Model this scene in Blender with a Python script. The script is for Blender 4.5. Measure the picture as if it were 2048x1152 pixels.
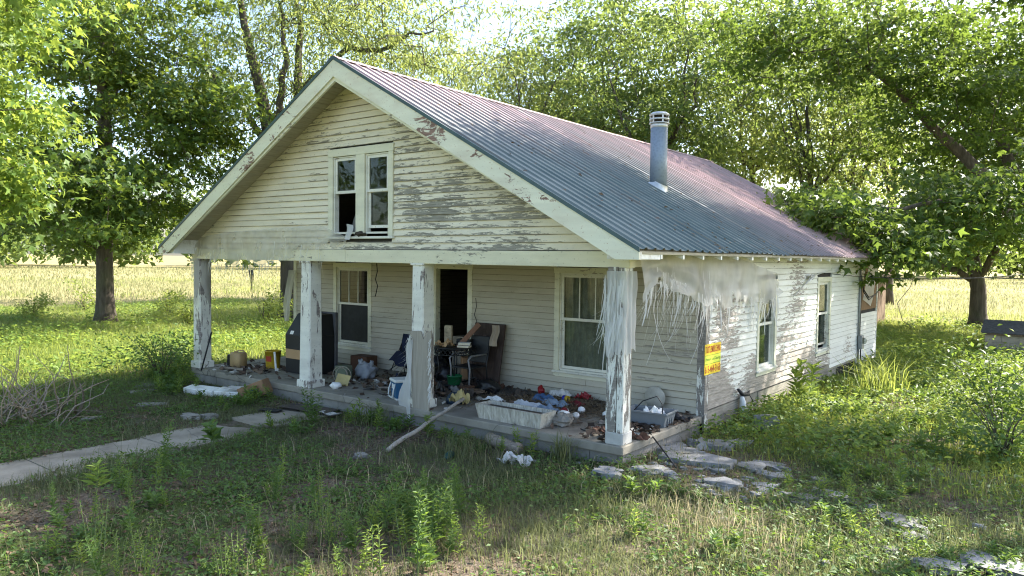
import bpy, math, random
import numpy as np
from mathutils import Vector, Matrix, Euler, noise as mnoise

for _o in list(bpy.data.objects):
    bpy.data.objects.remove(_o, do_unlink=True)
S = bpy.context.scene
COL = S.collection
R = math.radians

# ------------------------------------------------------------------ camera
cd = bpy.data.cameras.new('camera')
cam = bpy.data.objects.new('camera', cd)
COL.objects.link(cam)
cd.sensor_width = 36.0
cd.lens = 1499.8 / 2048 * 36
cd.clip_start = 0.1
cd.clip_end = 3000
_r = Vector((0.79362818, 0.60826431, 0.01299339))
_u = Vector((-0.03457152, 0.02376432, 0.99911965))
_f = Vector((-0.60742005, 0.79337871, -0.03988866))
CAM = Vector((4.4026, -8.0057, 2.2818))
cam.matrix_world = Matrix(((_r.x, _u.x, -_f.x, CAM.x), (_r.y, _u.y, -_f.y, CAM.y), (_r.z, _u.z, -_f.z, CAM.z), (0, 0, 0, 1)))
S.camera = cam

# ------------------------------------------------------------------ sky, sun, exposure
SUN_EL, SUN_AZ = 40.0, 27.0            # azimuth from +Y towards +X
w = bpy.data.worlds.new('World')
S.world = w
w.use_nodes = True
_nt = w.node_tree
_nt.nodes.clear()
_sky = _nt.nodes.new('ShaderNodeTexSky')
_sky.sky_type = 'NISHITA'
_sky.sun_disc = False
_sky.sun_elevation = R(SUN_EL)
_sky.sun_rotation = R(SUN_AZ)
_sky.air_density = 1.0
_sky.dust_density = 2.0
_bg = _nt.nodes.new('ShaderNodeBackground')
_bg.inputs['Strength'].default_value = 0.12
_wo = _nt.nodes.new('ShaderNodeOutputWorld')
_nt.links.new(_sky.outputs[0], _bg.inputs[0])
_nt.links.new(_bg.outputs[0], _wo.inputs[0])
sl = bpy.data.lights.new('sun', 'SUN')
sun = bpy.data.objects.new('sun', sl)
COL.objects.link(sun)
sl.energy = 5.0
sl.angle = R(0.53)
sl.color = (1.0, 0.94, 0.84)
SDIR = Vector((math.sin(R(SUN_AZ)) * math.cos(R(SUN_EL)), math.cos(R(SUN_AZ)) * math.cos(R(SUN_EL)), math.sin(R(SUN_EL))))
sun.rotation_euler = (-SDIR).to_track_quat('-Z', 'Y').to_euler()
S.view_settings.view_transform = 'Standard'
S.view_settings.look = 'None'
S.view_settings.gamma = 1
S.view_settings.use_curve_mapping = False
S.view_settings.exposure = 1.95
S.render.engine = 'CYCLES'
S.cycles.use_denoising = True
S.cycles.filter_width = 1.1
S.cycles.denoising_prefilter = 'ACCURATE'
S.cycles.max_bounces = 7
S.cycles.diffuse_bounces = 4
S.cycles.glossy_bounces = 3
S.cycles.transmission_bounces = 5
S.cycles.transparent_max_bounces = 10
S.cycles.caustics_reflective = False
S.cycles.caustics_refractive = False
S.cycles.sample_clamp_indirect = 6.0

# ------------------------------------------------------------------ object helpers
def wl(o):
    v = Vector(o.location)
    while o.parent:
        o = o.parent
        v += Vector(o.location)
    return v

def tag(o, label=None, cat=None, group=None, kind=None):
    if label: o['label'] = label
    if cat: o['category'] = cat
    if group: o['group'] = group
    if kind: o['kind'] = kind
    return o

def empty(name, loc=(0, 0, 0), parent=None):
    o = bpy.data.objects.new(name, None)
    COL.objects.link(o)
    o.empty_display_size = 0.1
    if parent:
        o.parent = parent
        o.location = Vector(loc) - wl(parent)
    else:
        o.location = loc
    return o

def thing(name, loc, label, cat, group=None):
    return tag(empty(name, loc), label, cat, group)

def mesh_obj(name, me, mat=None, parent=None, loc=None):
    o = bpy.data.objects.new(name, me)
    COL.objects.link(o)
    if parent: o.parent = parent
    if loc is not None: o.location = loc
    if mat is not None and not me.materials: me.materials.append(mat)
    return o

def build(name, verts, faces, mat, parent=None, smooth=False, loc=None):
    """world-space verts; object origin at loc / parent / first vertex"""
    if parent is not None:
        base = wl(parent)
    elif loc is not None:
        base = Vector(loc)
    else:
        base = Vector((0, 0, 0))
    me = bpy.data.meshes.new(name)
    me.from_pydata([(v[0] - base.x, v[1] - base.y, v[2] - base.z) for v in verts], [], faces)
    if smooth:
        me.polygons.foreach_set('use_smooth', [True] * len(me.polygons))
    me.update()
    o = mesh_obj(name, me, mat, parent)
    if parent is None and loc is not None:
        o.location = base
    return o

def np_mesh(name, V, F, mat, parent=None, smooth=False):
    """V (n,3) world, F (m,k) uniform polygons"""
    base = np.array(wl(parent)) if parent is not None else np.zeros(3)
    V = np.ascontiguousarray(V - base, dtype=np.float32)
    F = np.ascontiguousarray(F, dtype=np.int32)
    me = bpy.data.meshes.new(name)
    me.vertices.add(len(V)); me.vertices.foreach_set('co', V.ravel())
    k = F.shape[1]
    me.loops.add(F.size); me.loops.foreach_set('vertex_index', F.ravel())
    me.polygons.add(len(F))
    me.polygons.foreach_set('loop_start', np.arange(0, F.size, k, dtype=np.int32))
    me.polygons.foreach_set('loop_total', np.full(len(F), k, dtype=np.int32))
    if smooth:
        me.polygons.foreach_set('use_smooth', np.ones(len(F), dtype=bool))
    me.update(calc_edges=True)
    return mesh_obj(name, me, mat, parent)

def rng(seed): return np.random.default_rng(seed)

class MB:
    """collects shapes into one mesh"""
    def __init__(s, xf=None): s.v = []; s.f = []; s.xf = xf
    def add(s, vs, fs):
        n = len(s.v)
        if s.xf is not None: vs = [s.xf @ Vector(v) for v in vs]
        s.v += [tuple(v) for v in vs]
        s.f += [tuple(i + n for i in f) for f in fs]
        return s
    def box(s, x0, x1, y0, y1, z0, z1, rot=None, bev=0.0):
        c = Vector(((x0 + x1) / 2, (y0 + y1) / 2, (z0 + z1) / 2))
        hx, hy, hz = (x1 - x0) / 2, (y1 - y0) / 2, (z1 - z0) / 2
        if bev <= 0:
            vs = [Vector((sx * hx, sy * hy, sz * hz)) for sz in (-1, 1) for sx, sy in ((-1, -1), (1, -1), (1, 1), (-1, 1))]
            fs = [(3, 2, 1, 0), (4, 5, 6, 7), (0, 1, 5, 4), (1, 2, 6, 5), (2, 3, 7, 6), (3, 0, 4, 7)]
        else:
            b = min(bev, hx * .9, hy * .9, hz * .9)
            vs = []; fs = []
            def ring(ax, ay, z): return [Vector((sx * ax, sy * ay, z)) for sx, sy in ((-1, -1), (1, -1), (1, 1), (-1, 1))]
            def oct_(ax, ay, z):
                return [Vector(p) for p in ((-ax + b, -ay, z), (ax - b, -ay, z), (ax, -ay + b, z), (ax, ay - b, z), (ax - b, ay, z), (-ax + b, ay, z), (-ax, ay - b, z), (-ax, -ay + b, z))]
            rings = [oct_(hx - b * .6, hy - b * .6, -hz), oct_(hx, hy, -hz + b), oct_(hx, hy, hz - b), oct_(hx - b * .6, hy - b * .6, hz)]
            for rg in rings: vs += rg
            fs.append(tuple(range(7, -1, -1)))
            for k in range(3):
                for i in range(8):
                    j = (i + 1) % 8
                    fs.append((k * 8 + i, k * 8 + j, k * 8 + 8 + j, k * 8 + 8 + i))
            fs.append(tuple(range(24, 32)))
        if rot is not None: vs = [rot @ v for v in vs]
        return s.add([v + c for v in vs], fs)
    def prism(s, pts, d):
        """planar polygon pts (3d) extruded by vector d"""
        n = len(pts); d = Vector(d)
        a = [Vector(p) for p in pts]
        vs = a + [p + d for p in a]
        fs = [tuple(range(n - 1, -1, -1)), tuple(range(n, 2 * n))] + [(i, (i + 1) % n, n + (i + 1) % n, n + i) for i in range(n)]
        return s.add(vs, fs)
    def tube(s, pts, rad, n=8, caps=True, flat=1.0):
        pts = [Vector(p) for p in pts]
        if not hasattr(rad, '__len__'): rad = [rad] * len(pts)
        vs = []; fs = []
        up = Vector((0, 0, 1))
        pa = None
        for i, p in enumerate(pts):
            t = (pts[min(i + 1, len(pts) - 1)] - pts[max(i - 1, 0)])
            if t.length < 1e-9: t = Vector((0, 0, 1))
            t.normalize()
            if pa is None:
                pa = t.cross(up)
                if pa.length < .05: pa = t.cross(Vector((1, 0, 0)))
            pa = (pa - t * pa.dot(t))
            if pa.length < 1e-6: pa = t.orthogonal()
            pa.normalize()
            b = t.cross(pa)
            for k in range(n):
                a = 2 * math.pi * k / n
                vs.append(p + (pa * math.cos(a) + b * math.sin(a) * flat) * rad[i])
        for i in range(len(pts) - 1):
            for k in range(n):
                k2 = (k + 1) % n
                fs.append((i * n + k, i * n + k2, (i + 1) * n + k2, (i + 1) * n + k))
        if caps:
            fs.append(tuple(range(n - 1, -1, -1)))
            fs.append(tuple((len(pts) - 1) * n + k for k in range(n)))
        return s.add(vs, fs)
    def lathe(s, prof, c, n=20, axis='Z', caps=True):
        vs = []; fs = []
        c = Vector(c)
        for r, h in prof:
            for k in range(n):
                a = 2 * math.pi * k / n
                if axis == 'Z': vs.append(c + Vector((r * math.cos(a), r * math.sin(a), h)))
                elif axis == 'X': vs.append(c + Vector((h, r * math.cos(a), r * math.sin(a))))
                else: vs.append(c + Vector((r * math.cos(a), h, r * math.sin(a))))
        for i in range(len(prof) - 1):
            for k in range(n):
                k2 = (k + 1) % n
                fs.append((i * n + k, i * n + k2, (i + 1) * n + k2, (i + 1) * n + k))
        if caps:
            fs.append(tuple(range(n - 1, -1, -1)))
            fs.append(tuple((len(prof) - 1) * n + k for k in range(n)))
        return s.add(vs, fs)
    def grid(s, fn, nu, nv):
        vs = [fn(i / nu, j / nv) for j in range(nv + 1) for i in range(nu + 1)]
        fs = [(j * (nu + 1) + i, j * (nu + 1) + i + 1, (j + 1) * (nu + 1) + i + 1, (j + 1) * (nu + 1) + i) for j in range(nv) for i in range(nu)]
        return s.add(vs, fs)
    def blob(s, c, rx, ry, rz, seed=0, amp=.18, nu=12, nv=8, freq=1.6, flat=None, rot=0):
        c = Vector(c); vs = []; fs = []
        off = Vector((seed * 3.7, seed * 1.3, seed * 7.1))
        cr, sr = math.cos(rot), math.sin(rot)
        def pt(d):
            k = 1 + amp * mnoise.noise(d * freq + off) * 2 + amp * .5 * mnoise.noise(d * freq * 2.7 + off)
            x, y, z = d.x * rx * k, d.y * ry * k, d.z * rz * k
            if flat is not None: z = max(min(z, flat * rz), -flat * rz)
            return c + Vector((x * cr - y * sr, x * sr + y * cr, z))
        vs.append(pt(Vector((0, 0, -1))))
        for j in range(1, nv):
            ph = -math.pi / 2 + math.pi * j / nv
            for i in range(nu):
                a = 2 * math.pi * i / nu
                vs.append(pt(Vector((math.cos(ph) * math.cos(a), math.cos(ph) * math.sin(a), math.sin(ph)))))
        vs.append(pt(Vector((0, 0, 1))))
        for i in range(nu):
            fs.append((0, 1 + (i + 1) % nu, 1 + i))
            for j in range(nv - 2):
                a = 1 + j * nu
                fs.append((a + i, a + (i + 1) % nu, a + nu + (i + 1) % nu, a + nu + i))
            fs.append((1 + (nv - 2) * nu + i, 1 + (nv - 2) * nu + (i + 1) % nu, len(vs) - 1))
        return s.add(vs, fs)
    def obj(s, name, mat, parent=None, smooth=False, loc=None):
        return build(name, s.v, s.f, mat, parent, smooth, loc)

def XF(loc, rz=0, rx=0, ry=0):
    return Matrix.Translation(Vector(loc)) @ Euler((R(rx), R(ry), R(rz)), 'XYZ').to_matrix().to_4x4()

# ------------------------------------------------------------------ material helpers
class G:
    def __init__(s, name):
        s.m = bpy.data.materials.new(name)
        s.m.use_nodes = True
        s.t = s.m.node_tree
        s.t.nodes.clear()
        s.out = s.t.nodes.new('ShaderNodeOutputMaterial')
    def n(s, typ, **kw):
        nd = s.t.nodes.new(typ)
        for k, v in kw.items():
            if hasattr(nd, k) and k not in nd.inputs:
                setattr(nd, k, v)
            else:
                s.set(nd.inputs[k], v)
        return nd
    def set(s, sock, v):
        if isinstance(v, bpy.types.NodeSocket): s.t.links.new(v, sock)
        elif isinstance(v, bpy.types.Node): s.t.links.new(v.outputs[0], sock)
        else:
            if hasattr(sock.default_value, '__len__') and hasattr(v, '__len__') and len(v) == 3 and len(sock.default_value) == 4: v = (*v, 1)
            sock.default_value = v
    def pos(s): return s.n('ShaderNodeNewGeometry').outputs['Position']
    def gen(s): return s.n('ShaderNodeTexCoord').outputs['Object']
    def island(s): return s.n('ShaderNodeNewGeometry').outputs['Random Per Island']
    def orand(s): return s.n('ShaderNodeObjectInfo').outputs['Random']
    def scale(s, v, sc, off=(0, 0, 0)):
        nd = s.t.nodes.new('ShaderNodeMapping')
        s.t.links.new(v, nd.inputs['Vector'])
        nd.inputs['Scale'].default_value = sc if hasattr(sc, '__len__') else (sc,) * 3
        nd.inputs['Location'].default_value = off
        return nd.outputs[0]
    def noise(s, v, sc=1.0, det=3.0, ro=.55, dist=0.0):
        nd = s.t.nodes.new('ShaderNodeTexNoise')
        s.t.links.new(v, nd.inputs['Vector'])
        nd.inputs['Scale'].default_value = sc
        nd.inputs['Detail'].default_value = det
        nd.inputs['Roughness'].default_value = ro
        nd.inputs['Distortion'].default_value = dist
        return nd.outputs['Fac']
    def vor(s, v, sc=1.0, feature='F1', out='Distance'):
        nd = s.t.nodes.new('ShaderNodeTexVoronoi')
        nd.feature = feature
        s.t.links.new(v, nd.inputs['Vector'])
        nd.inputs['Scale'].default_value = sc
        return nd.outputs[out]
    def math(s, op, a, b=0.0, clamp=False):
        nd = s.t.nodes.new('ShaderNodeMath'); nd.operation = op; nd.use_clamp = clamp
        s.set(nd.inputs[0], a); s.set(nd.inputs[1], b)
        return nd.outputs[0]
    def ramp(s, f, stops, interp='LINEAR'):
        nd = s.t.nodes.new('ShaderNodeValToRGB')
        cr = nd.color_ramp; cr.interpolation = interp
        while len(cr.elements) < len(stops): cr.elements.new(.5)
        while len(cr.elements) > len(stops): cr.elements.remove(cr.elements[-1])
        for e, (p, c) in zip(cr.elements, stops):
            e.position = p
            e.color = (c, c, c, 1) if not hasattr(c, '__len__') else (*c[:3], 1)
        s.t.links.new(f, nd.inputs[0])
        return nd.outputs[0]
    def sstep(s, f, a, b): return s.ramp(f, [(a, 0.0), (b, 1.0)], 'EASE')
    def mix(s, f, a, b, blend='MIX'):
        nd = s.t.nodes.new('ShaderNodeMix'); nd.data_type = 'RGBA'; nd.blend_type = blend
        s.set(nd.inputs[0], f); s.set(nd.inputs[6], a); s.set(nd.inputs[7], b)
        return nd.outputs[2]
    def sep(s, v):
        nd = s.t.nodes.new('ShaderNodeSeparateXYZ'); s.t.links.new(v, nd.inputs[0]); return nd.outputs
    def bump(s, h, strength=.3, dist=.01):
        nd = s.t.nodes.new('ShaderNodeBump')
        s.t.links.new(h, nd.inputs['Height'])
        nd.inputs['Strength'].default_value = strength
        nd.inputs['Distance'].default_value = dist
        return nd.outputs[0]
    def pbr(s, col, rough=.6, metal=0.0, normal=None, spec=.5, **kw):
        nd = s.t.nodes.new('ShaderNodeBsdfPrincipled')
        s.set(nd.inputs['Base Color'], col)
        s.set(nd.inputs['Roughness'], rough)
        s.set(nd.inputs['Metallic'], metal)
        s.set(nd.inputs['Specular IOR Level'], spec)
        if normal is not None: s.set(nd.inputs['Normal'], normal)
        for k, v in kw.items(): s.set(nd.inputs[k], v)
        return nd.outputs[0]
    def done(s, sh):
        s.t.links.new(sh, s.out.inputs['Surface'])
        return s.m

def plain(name, col, rough=.6, var=.25, sc=6.0, metal=0.0, bump=.15, spec=.4, dirt=None):
    g = G(name)
    p = g.gen()
    n1 = g.noise(p, sc, 4, .6)
    dark = tuple(c * (1 - var) for c in col); lite = tuple(min(1, c * (1 + var * .7)) for c in col)
    c = g.ramp(n1, [(.3, dark), (.7, lite)])
    if dirt:
        n2 = g.noise(p, sc * .55, 5, .7)
        c = g.mix(g.sstep(n2, .5, .68), c, dirt)
    return g.done(g.pbr(c, rough, metal, g.bump(g.noise(p, sc * 5, 3, .6), bump, .004), spec))

def peeling(name, paint, bare, amount=.5, zones=(), grime=(.16, .14, .11), grime_amt=.35, stretch=14.0, sc=1.0, base_rough=.6, rows=None):
    """flaking paint over weathered wood, horizontally streaked; zones = (centre, radius, extra)"""
    g = G(name)
    p = g.pos()
    v = g.scale(p, (5.0 * sc, 5.0 * sc, stretch * 2.4 * sc))
    n1 = g.noise(v, 1.0, 8, .70, .5)
    lo = g.noise(p, .55, 3, .5)
    f = g.math('ADD', n1, g.math('MULTIPLY', g.math('SUBTRACT', lo, .5), .75))
    f = g.math('ADD', f, g.math('MULTIPLY', g.math('SUBTRACT', g.orand(), .5), .10))
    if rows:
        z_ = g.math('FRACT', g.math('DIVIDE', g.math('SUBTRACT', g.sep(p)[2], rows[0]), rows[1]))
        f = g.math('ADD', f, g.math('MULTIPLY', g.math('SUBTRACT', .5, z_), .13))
    for c, r, k in zones:
        d = g.n('ShaderNodeVectorMath', operation='DISTANCE')
        g.t.links.new(p, d.inputs[0]); d.inputs[1].default_value = c
        z = g.math('SUBTRACT', 1.0, g.math('DIVIDE', d.outputs['Value'], r), True)
        f = g.math('ADD', f, g.math('MULTIPLY', g.math('POWER', z, .6), k))
    th = .78 - amount * .5
    mask = g.sstep(f, th, th + .025)
    fine = g.noise(g.scale(p, (5, 5, 60)), 1.0, 4, .6)
    barec = g.ramp(fine, [(.3, tuple(c * .6 for c in bare)), (.7, tuple(min(1, c * 1.35) for c in bare))])
    gr = g.noise(g.scale(p, (1.2, 1.2, 3.0)), 1.0, 5, .65)
    tone = g.ramp(g.noise(g.scale(p, (.8, .8, 9)), 1.0, 3), [(.3, tuple(c * .86 for c in paint)), (.7, paint)])
    pc = g.mix(g.math('MULTIPLY', g.sstep(gr, .42, .8), grime_amt), tone, grime)
    spk = g.sstep(g.noise(p, 34, 2, .5), .66, .72)
    pc = g.mix(g.math('MULTIPLY', spk, .5), pc, grime)
    if rows:                                           # dirt and painted lap shadow along the board butts, broken by noise
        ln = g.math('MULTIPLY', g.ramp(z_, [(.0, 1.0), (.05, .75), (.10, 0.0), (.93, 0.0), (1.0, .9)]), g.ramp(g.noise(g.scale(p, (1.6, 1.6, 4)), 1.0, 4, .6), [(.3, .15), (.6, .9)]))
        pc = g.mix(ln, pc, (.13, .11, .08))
        pc = g.mix(g.math('MULTIPLY', g.orand(), .16), pc, tuple(c * .62 for c in paint))
    col = g.mix(mask, pc, barec)
    h = g.math('ADD', g.math('MULTIPLY', g.math('SUBTRACT', 1.0, mask), 1.0), g.math('MULTIPLY', fine, .4))
    return g.done(g.pbr(col, base_rough, 0, g.bump(h, .5, .004), .3))

def wood(name, col, rough=.85, axis=(3, 40, 40), var=.4, moss=None):
    g = G(name); p = g.gen()
    n = g.noise(g.scale(p, axis), 1.0, 5, .65, .6)
    lo = g.noise(p, 2.0, 3)
    c = g.ramp(n, [(.25, tuple(x * (1 - var) for x in col)), (.75, tuple(min(1, x * (1 + var)) for x in col))])
    if moss: c = g.mix(g.sstep(lo, .5, .65), c, moss)
    return g.done(g.pbr(c, rough, 0, g.bump(n, .5, .006), .2))

def concrete(name, col, rough=.9, sc=1.0, stain=(.12, .11, .09), stain_amt=.6, cracks=True):
    g = G(name); p = g.pos()
    n1 = g.noise(p, 2.2 * sc, 6, .65); n2 = g.noise(p, 30 * sc, 4, .6); n3 = g.noise(p, .9 * sc, 4, .6)
    c = g.ramp(n1, [(.3, tuple(x * .72 for x in col)), (.7, tuple(min(1, x * 1.15) for x in col))])
    c = g.mix(g.math('MULTIPLY', g.sstep(n3, .46, .66), stain_amt), c, stain)
    c = g.mix(g.math('MULTIPLY', g.sstep(n2, .55, .75), .35), c, tuple(x * .5 for x in col))
    h = g.math('ADD', n2, g.math('MULTIPLY', n1, 1.5))
    if cracks:
        d = g.n('ShaderNodeMix', data_type='VECTOR') if False else None
        pv = g.n('ShaderNodeVectorMath', operation='ADD')
        nz = g.n('ShaderNodeTexNoise'); g.t.links.new(p, nz.inputs['Vector']); nz.inputs['Scale'].default_value = 2.0
        sc_ = g.n('ShaderNodeVectorMath', operation='SCALE'); g.t.links.new(nz.outputs['Color'], sc_.inputs[0]); sc_.inputs['Scale'].default_value = .7
        g.t.links.new(p, pv.inputs[0]); g.t.links.new(sc_.outputs[0], pv.inputs[1])
        e = g.vor(pv.outputs[0], .33 * sc, 'DISTANCE_TO_EDGE')
        cr = g.ramp(e, [(0.0, 1.0), (.004, 0.0)])
        c = g.mix(g.math('MULTIPLY', cr, .75), c, (.05, .05, .04))
    return g.done(g.pbr(c, rough, 0, g.bump(h, .4, .006), .25))

def glass(name, tint=(.55, .6, .58), refl=.16):
    g = G(name)
    gl = g.n('ShaderNodeBsdfGlossy'); gl.inputs['Roughness'].default_value = .03
    gl.inputs['Color'].default_value = (.9, .95, .95, 1)
    tr = g.n('ShaderNodeBsdfTransparent'); tr.inputs['Color'].default_value = (*tint, 1)
    df = g.n('ShaderNodeBsdfDiffuse'); df.inputs['Color'].default_value = (.12, .12, .1, 1)
    fr = g.n('ShaderNodeLayerWeight'); fr.inputs['Blend'].default_value = .15
    p = g.pos()
    bmp = g.bump(g.noise(p, 1.4, 2), .12, .05)
    g.t.links.new(bmp, gl.inputs['Normal'])
    f = g.math('ADD', g.math('MULTIPLY', fr.outputs['Fresnel'], .55), refl, True)
    m1 = g.n('ShaderNodeMixShader'); g.t.links.new(f, m1.inputs[0]); g.t.links.new(tr.outputs[0], m1.inputs[1]); g.t.links.new(gl.outputs[0], m1.inputs[2])
    dirt = g.math('MULTIPLY', g.sstep(g.noise(p, 3.0, 5, .7), .4, .85), .12)
    m2 = g.n('ShaderNodeMixShader'); g.t.links.new(dirt, m2.inputs[0]); g.t.links.new(m1.outputs[0], m2.inputs[1]); g.t.links.new(df.outputs[0], m2.inputs[2])
    return g.done(m2.outputs[0])

def leafmat(name, dark, lite, trans, tmix=.5, rough=.5, per_obj=.0):
    g = G(name)
    r = g.island()
    c = g.mix(r, dark, lite)
    lo = g.noise(g.pos(), .35, 2)
    c = g.mix(g.math('MULTIPLY', g.sstep(lo, .4, .7), .35), c, tuple(x * 1.35 for x in lite))
    tc = g.mix(r, tuple(x * .8 for x in trans), tuple(min(1, x * 1.2) for x in trans))
    b = g.pbr(c, rough, 0, None, .35)
    t = g.n('ShaderNodeBsdfTranslucent'); g.t.links.new(tc, t.inputs['Color'])
    m = g.n('ShaderNodeMixShader'); m.inputs[0].default_value = tmix
    g.t.links.new(b, m.inputs[1]); g.t.links.new(t.outputs[0], m.inputs[2])
    return g.done(m.outputs[0])

def plasticmat(name, col=(.72, .72, .68), opac=.72):
    """thin translucent weathered polythene with see-through patches"""
    g = G(name); p = g.pos()
    n = g.noise(g.scale(p, (3, 3, 1.2)), 1.0, 4, .6)
    c = g.ramp(n, [(.3, tuple(x * .75 for x in col)), (.7, col)])
    b = g.pbr(c, .45, 0, g.bump(g.noise(g.scale(p, (9, 9, 3)), 1.0, 3), .6, .02), .4)
    t = g.n('ShaderNodeBsdfTranslucent'); t.inputs['Color'].default_value = (*col, 1)
    m = g.n('ShaderNodeMixShader'); m.inputs[0].default_value = .4
    g.t.links.new(b, m.inputs[1]); g.t.links.new(t.outputs[0], m.inputs[2])
    tr = g.n('ShaderNodeBsdfTransparent')
    m2 = g.n('ShaderNodeMixShader')
    f = g.ramp(g.noise(g.scale(p, (5, 5, 2)), 1.0, 3), [(.25, max(0, opac - .12)), (.6, opac)])
    g.t.links.new(f, m2.inputs[0]); g.t.links.new(tr.outputs[0], m2.inputs[1]); g.t.links.new(m.outputs[0], m2.inputs[2])
    return g.done(m2.outputs[0])
# ================================================================== ground shape
def gz(x, y):
    """ground height"""
    d = max(0.0, -y)                      # away from the porch front
    z = -0.25 - 0.09 * min(1.0, d / 2.5)
    if x > 0: z += 0.0 - 0.04 * min(1.0, x / 3.0)
    z += 0.05 * math.exp(-((x - .5) ** 2 + (y + .2) ** 2) / .8)
    if -9.72 < x < .0 and 0.0 < y < 13.8: return -0.34
    if y > 2.4: z = -0.27 - .06 * min(1.0, max(0.0, y - 2.4) / 8)
    z += .035 * mnoise.noise(Vector((x * .55, y * .55, 3.1))) + .012 * mnoise.noise(Vector((x * 2.3, y * 2.3, 7.7)))
    r = math.hypot(x + 4, y - 4)
    if r > 18: z += min(1.0, (r - 18) / 30) * .18 * mnoise.noise(Vector((x * .05, y * .05, 1.7)))
    return z

# ================================================================== house
AX, AZ, EX, EZ, GX, EY, RL = -4.86, 5.321, 0.436, 2.401, -10.157, -0.486, 14.376
XL, XR, PD = -9.719, 0.0, 2.402
YB = 13.75
MS = (AZ - EZ) / (EX - AX)
def roofz(x): return AZ - MS * abs(x - AX)

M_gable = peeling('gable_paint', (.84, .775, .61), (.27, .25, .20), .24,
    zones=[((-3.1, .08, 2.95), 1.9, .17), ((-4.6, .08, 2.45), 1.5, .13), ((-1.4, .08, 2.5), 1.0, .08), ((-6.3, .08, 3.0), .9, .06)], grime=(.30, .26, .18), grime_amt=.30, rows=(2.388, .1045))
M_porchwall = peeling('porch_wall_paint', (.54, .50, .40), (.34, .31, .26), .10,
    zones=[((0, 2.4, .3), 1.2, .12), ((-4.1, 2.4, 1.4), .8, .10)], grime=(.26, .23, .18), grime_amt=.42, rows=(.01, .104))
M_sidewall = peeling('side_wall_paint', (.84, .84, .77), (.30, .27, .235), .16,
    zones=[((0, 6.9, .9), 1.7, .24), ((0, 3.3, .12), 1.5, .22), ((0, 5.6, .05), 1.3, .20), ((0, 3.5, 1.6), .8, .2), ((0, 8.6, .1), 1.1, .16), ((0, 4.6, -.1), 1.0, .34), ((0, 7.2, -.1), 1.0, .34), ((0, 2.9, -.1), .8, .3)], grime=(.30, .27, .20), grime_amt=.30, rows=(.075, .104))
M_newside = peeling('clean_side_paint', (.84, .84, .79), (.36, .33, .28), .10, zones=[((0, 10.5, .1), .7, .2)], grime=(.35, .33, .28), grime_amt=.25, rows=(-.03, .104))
M_trim = peeling('trim_paint', (.76, .74, .58), (.33, .30, .25), .18, grime=(.30, .27, .2), grime_amt=.35, stretch=6)
M_rake = peeling('rake_paint', (.78, .77, .62), (.24, .15, .12), .13,
    zones=[((-2.75, -.49, 4.0), .5, .30), ((-1.95, -.49, 3.58), .3, .28), ((-.9, -.49, 3.0), .8, .12), ((-.1, -.49, 2.4), .5, .2), ((-7.2, -.49, 3.8), .4, .15)], grime=(.33, .16, .10), grime_amt=.28, stretch=5)
M_beam = peeling('beam_paint', (.76, .72, .53), (.30, .28, .22), .18, zones=[((-2.8, .05, 2.28), 1.0, .16), ((-6.0, .05, 2.28), .7, .14)], grime=(.30, .27, .18), grime_amt=.3, stretch=9)
M_post = peeling('post_paint', (.80, .79, .70), (.25, .22, .20), .46, grime=(.3, .26, .22), grime_amt=.35, stretch=.5, sc=2.0)
M_post_bare = peeling('bare_post_paint', (.80, .80, .74), (.23, .21, .19), .58, grime=(.3, .28, .25), grime_amt=.3, stretch=.35, sc=2.4)
M_white = plain('white_rafter_paint', (.80, .80, .76), .55, .12, 5, dirt=(.5, .47, .4))
M_sash = peeling('sash_paint', (.78, .77, .68), (.4, .36, .3), .22, stretch=3, sc=2, grime_amt=.3)
M_soffit = wood('soffit_boards', (.42, .38, .29), .8, (30, 3, 30), .22)
M_slab = concrete('porch_concrete', (.29, .27, .225), stain=(.13, .11, .09), stain_amt=.55)
M_block = concrete('block_concrete', (.27, .26, .24), stain_amt=.4, cracks=False)
M_pad = concrete('pad_concrete', (.5, .5, .48), stain=(.25, .24, .22), stain_amt=.4, cracks=False)
M_grey = wood('grey_boards', (.27, .25, .21), .9, (30, 2.2, 40), .45, moss=(.36, .34, .28))
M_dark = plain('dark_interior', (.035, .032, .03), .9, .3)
M_glass = glass('window_glass', (.70, .73, .70), .02)
M_screen = plain('dark_screen', (.025, .027, .027), .7, .3, spec=.3)

def roofmat(name, rust=.0):
    g = G(name); p = g.pos()
    n = g.noise(p, 1.3, 5, .6); n2 = g.noise(g.scale(p, (.7, 6, .7)), 1.0, 4, .6)
    c = g.ramp(n, [(.3, (.11, .148, .145)), (.7, (.18, .215, .205))])
    c = g.mix(g.math('MULTIPLY', g.orand(), .22), c, (.15, .17, .17))
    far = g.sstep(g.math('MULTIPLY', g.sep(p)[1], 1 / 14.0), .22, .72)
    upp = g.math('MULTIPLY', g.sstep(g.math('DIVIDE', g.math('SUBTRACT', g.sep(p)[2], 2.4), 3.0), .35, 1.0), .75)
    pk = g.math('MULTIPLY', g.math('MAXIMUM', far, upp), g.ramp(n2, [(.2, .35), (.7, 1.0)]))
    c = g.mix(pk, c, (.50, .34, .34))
    c = g.mix(g.math('MULTIPLY', g.sstep(g.noise(p, 3.7, 6, .7), .63, .72), .6), c, (.25, .13, .08))
    st = g.noise(g.scale(p, (.35, 11, .35)), 1.0, 5, .65)
    c = g.mix(g.math('MULTIPLY', g.sstep(st, .56, .68), .42), c, (.20, .12, .085))
    c = g.mix(g.math('MULTIPLY', g.sstep(g.noise(g.scale(p, (1.0, 5, 1.0)), 1.0, 5, .7), .55, .7), .35), c, (.10, .11, .09))
    return g.done(g.pbr(c, g.ramp(n2, [(.3, .42), (.7, .55)]), .0, g.bump(g.noise(p, 3.5, 4), .25, .02), .08))
M_roof = roofmat('painted_metal_roof')
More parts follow.
